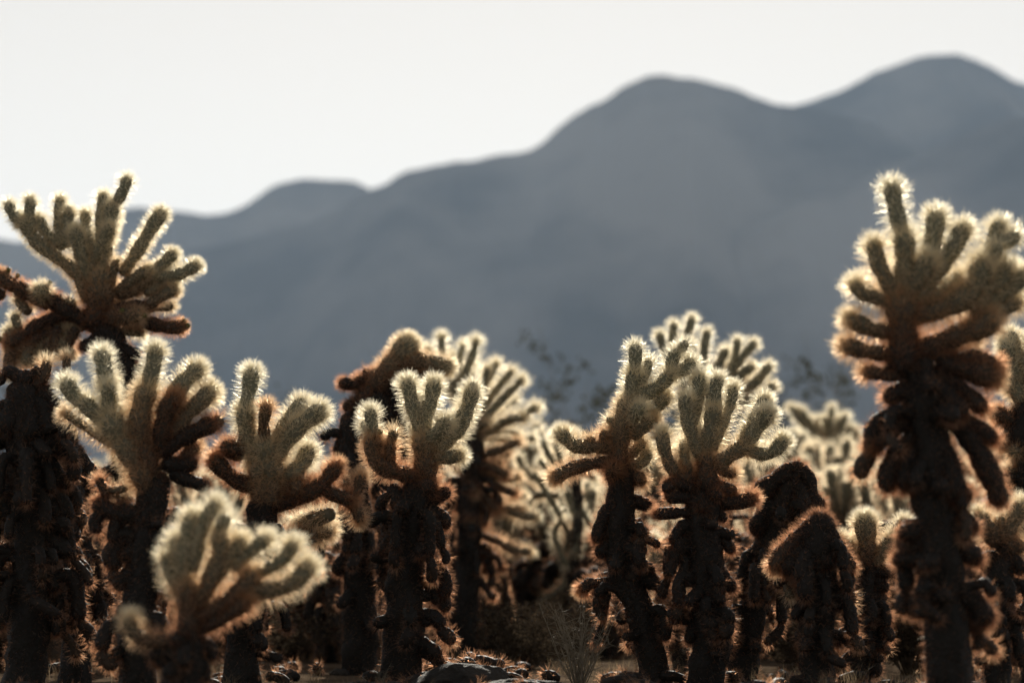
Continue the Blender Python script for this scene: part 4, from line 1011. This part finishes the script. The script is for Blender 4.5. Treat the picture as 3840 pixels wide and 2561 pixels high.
x, y, z = gp(1740, 6.05); rock('boulder', 'dark boulder with a bright sunlit top edge lying in front of the litter', (x, y, z + .015), (.125, .10, .062), 1.7)
x, y, z = gp(1960, 5.75); rock('boulder', 'flat black rock low in the foreground beside the lit boulder', (x, y, z + .005), (.12, .07, .042), 4.2)
x, y, z = gp(1065, 5.9); rock('boulder', 'small flat stone with a bright top at the foot of the ribbed-finger plant', (x, y, z + .012), (.045, .05, .026), 7.1)
x, y, z = gp(1380, 5.8); rock('boulder', 'low dark stone between the two middle trunks', (x, y, z + .005), (.10, .07, .04), 9.4)
x, y, z = gp(1790, 6.6)
r3 = random.Random(5)
for i in range(26):
    px, D = r3.uniform(-100, 3950), r3.uniform(5.3, 7.6)
    x, y, z = gp(px, D); s = r3.uniform(.012, .03)
    rock('stone', 'small dark stone scattered on the ground among the trunks', (x, y, z + s * .3), (s * 1.4, s, s * .8), r3.uniform(0, 40), 'small stones on the ground')

# fallen dead joints heaped behind the boulder
for i in range(22):
    px, D = r3.gauss(1790, 110), r3.uniform(6.3, 6.9)
    x, y, z = gp(px, D)
    b = np.array([x, y, z])
    a = r3.uniform(0, 6.28); L = r3.uniform(.04, .08)
    zz = z + .018 + r3.uniform(0, .05) * max(0, 1 - abs(px - 1790) / 250)
    d = np.array([math.cos(a), math.sin(a), r3.uniform(-.15, .3)])
    e = empty('fallen_joint', b); tag(e, 'dead brown cholla joint fallen in the spiny heap behind the boulder', 'cactus joint', 'fallen dead joints')
    pz = np.array([x, y, zz])
    add_joint(e, b, [pz - d * L * .5, pz + (0, 0, .005), pz + d * L * .5], .014, .9, .7, .022, .35)

# more fallen joints all over the floor
fall = []
for i in range(64):
    px, D = r3.uniform(-150, 4000), r3.uniform(5.3, 7.8)
    x, y, z = gp(px, D)
    if i < 4:
        e = empty('fallen_joint', (0, 0, 0)); tag(e, 'brown cholla joint lying loose on the dark ground between the trunks', 'cactus joint', 'loose fallen joints on the ground')
        L = r3.uniform(.05, .09)
        add_joint(e, np.zeros(3), [(-L * .5, 0, .0), (0, 0, .008), (L * .5, .01, 0)], .014, .95, r3.uniform(.55, .9), .022, .4)
        fall.append(e)
    else:
        e = copy_tree(fall[i % 4])
    e.location = (x, y, z + .016); e.rotation_euler = (0, r3.uniform(-.3, .3), r3.uniform(0, 6.28))

# dry grass
def grass(n, spot, spread, h, seed):
    P = []
    r_ = random.Random(seed)
    V, F = [], []
    for i in range(n):
        px, D = spot(r_)
        x, y, z = gp(px, D)
        hh = h * r_.uniform(.4, 1.1); a = r_.uniform(0, 6.28); lean = r_.uniform(.2, 1.2) * hh
        c, s = math.cos(a), math.sin(a); w = .0006
        q_ = len(V)
        V += [(x - s * w, y + c * w, z - .005), (x + s * w, y - c * w, z - .005), (x + c * lean * .35 - s * w * .7, y + s * lean * .35 + c * w * .7, z + hh * .6), (x + c * lean * .35 + s * w * .7, y + s * lean * .35 - c * w * .7, z + hh * .6), (x + c * lean, y + s * lean, z + hh)]
        F.append((q_, q_ + 1, q_ + 3, q_ + 2)); P.append((q_ + 2, q_ + 3, q_ + 4))
    return np.array(V), [np.array(F), np.array(P)]


V, F = grass(2200, lambda r_: ((lambda k: (-200 + 4250 * ((k * .618) % 1) + r_.gauss(0, 26), 5.2 + 3.6 * ((k * .7548) % 1) + r_.gauss(0, .05)))(r_.randrange(46))), 0, .065, 3)
tag(obj('dry_grass', mesh_from('dry_grass', V, F, smooth=False), M_GRASS), 'sparse dry straw-coloured grass on the ground among the trunks', 'grass', kind='stuff')

# ------------------------------------------------------------------ air
def haze():
    m, n, l, out = new_mat('air')
    v = n.new('ShaderNodeVolumePrincipled')
    v.inputs['Color'].default_value = (0.565, 0.745, 1.0, 1)
    v.inputs['Density'].default_value = HAZE
    v.inputs['Anisotropy'].default_value = 0.0
    l.new(v.outputs[0], out.inputs['Volume'])
    x0, x1, y0, y1, z0, z1 = -9100, 9100, -3100, 9700, -30, 1560
    V = [(x, y, z) for x in (x0, x1) for y in (y0, y1) for z in (z0, z1)]
    Fq = [(0, 1, 3, 2), (4, 6, 7, 5), (0, 4, 5, 1), (2, 3, 7, 6), (0, 2, 6, 4), (1, 5, 7, 3)]
    tag(obj('haze', mesh_from('haze', V, [np.array(Fq)], smooth=False), m), 'thin pale blue desert haze between the plants and the mountains', 'haze', kind='stuff')


HAZE = 0.6e-4
haze()
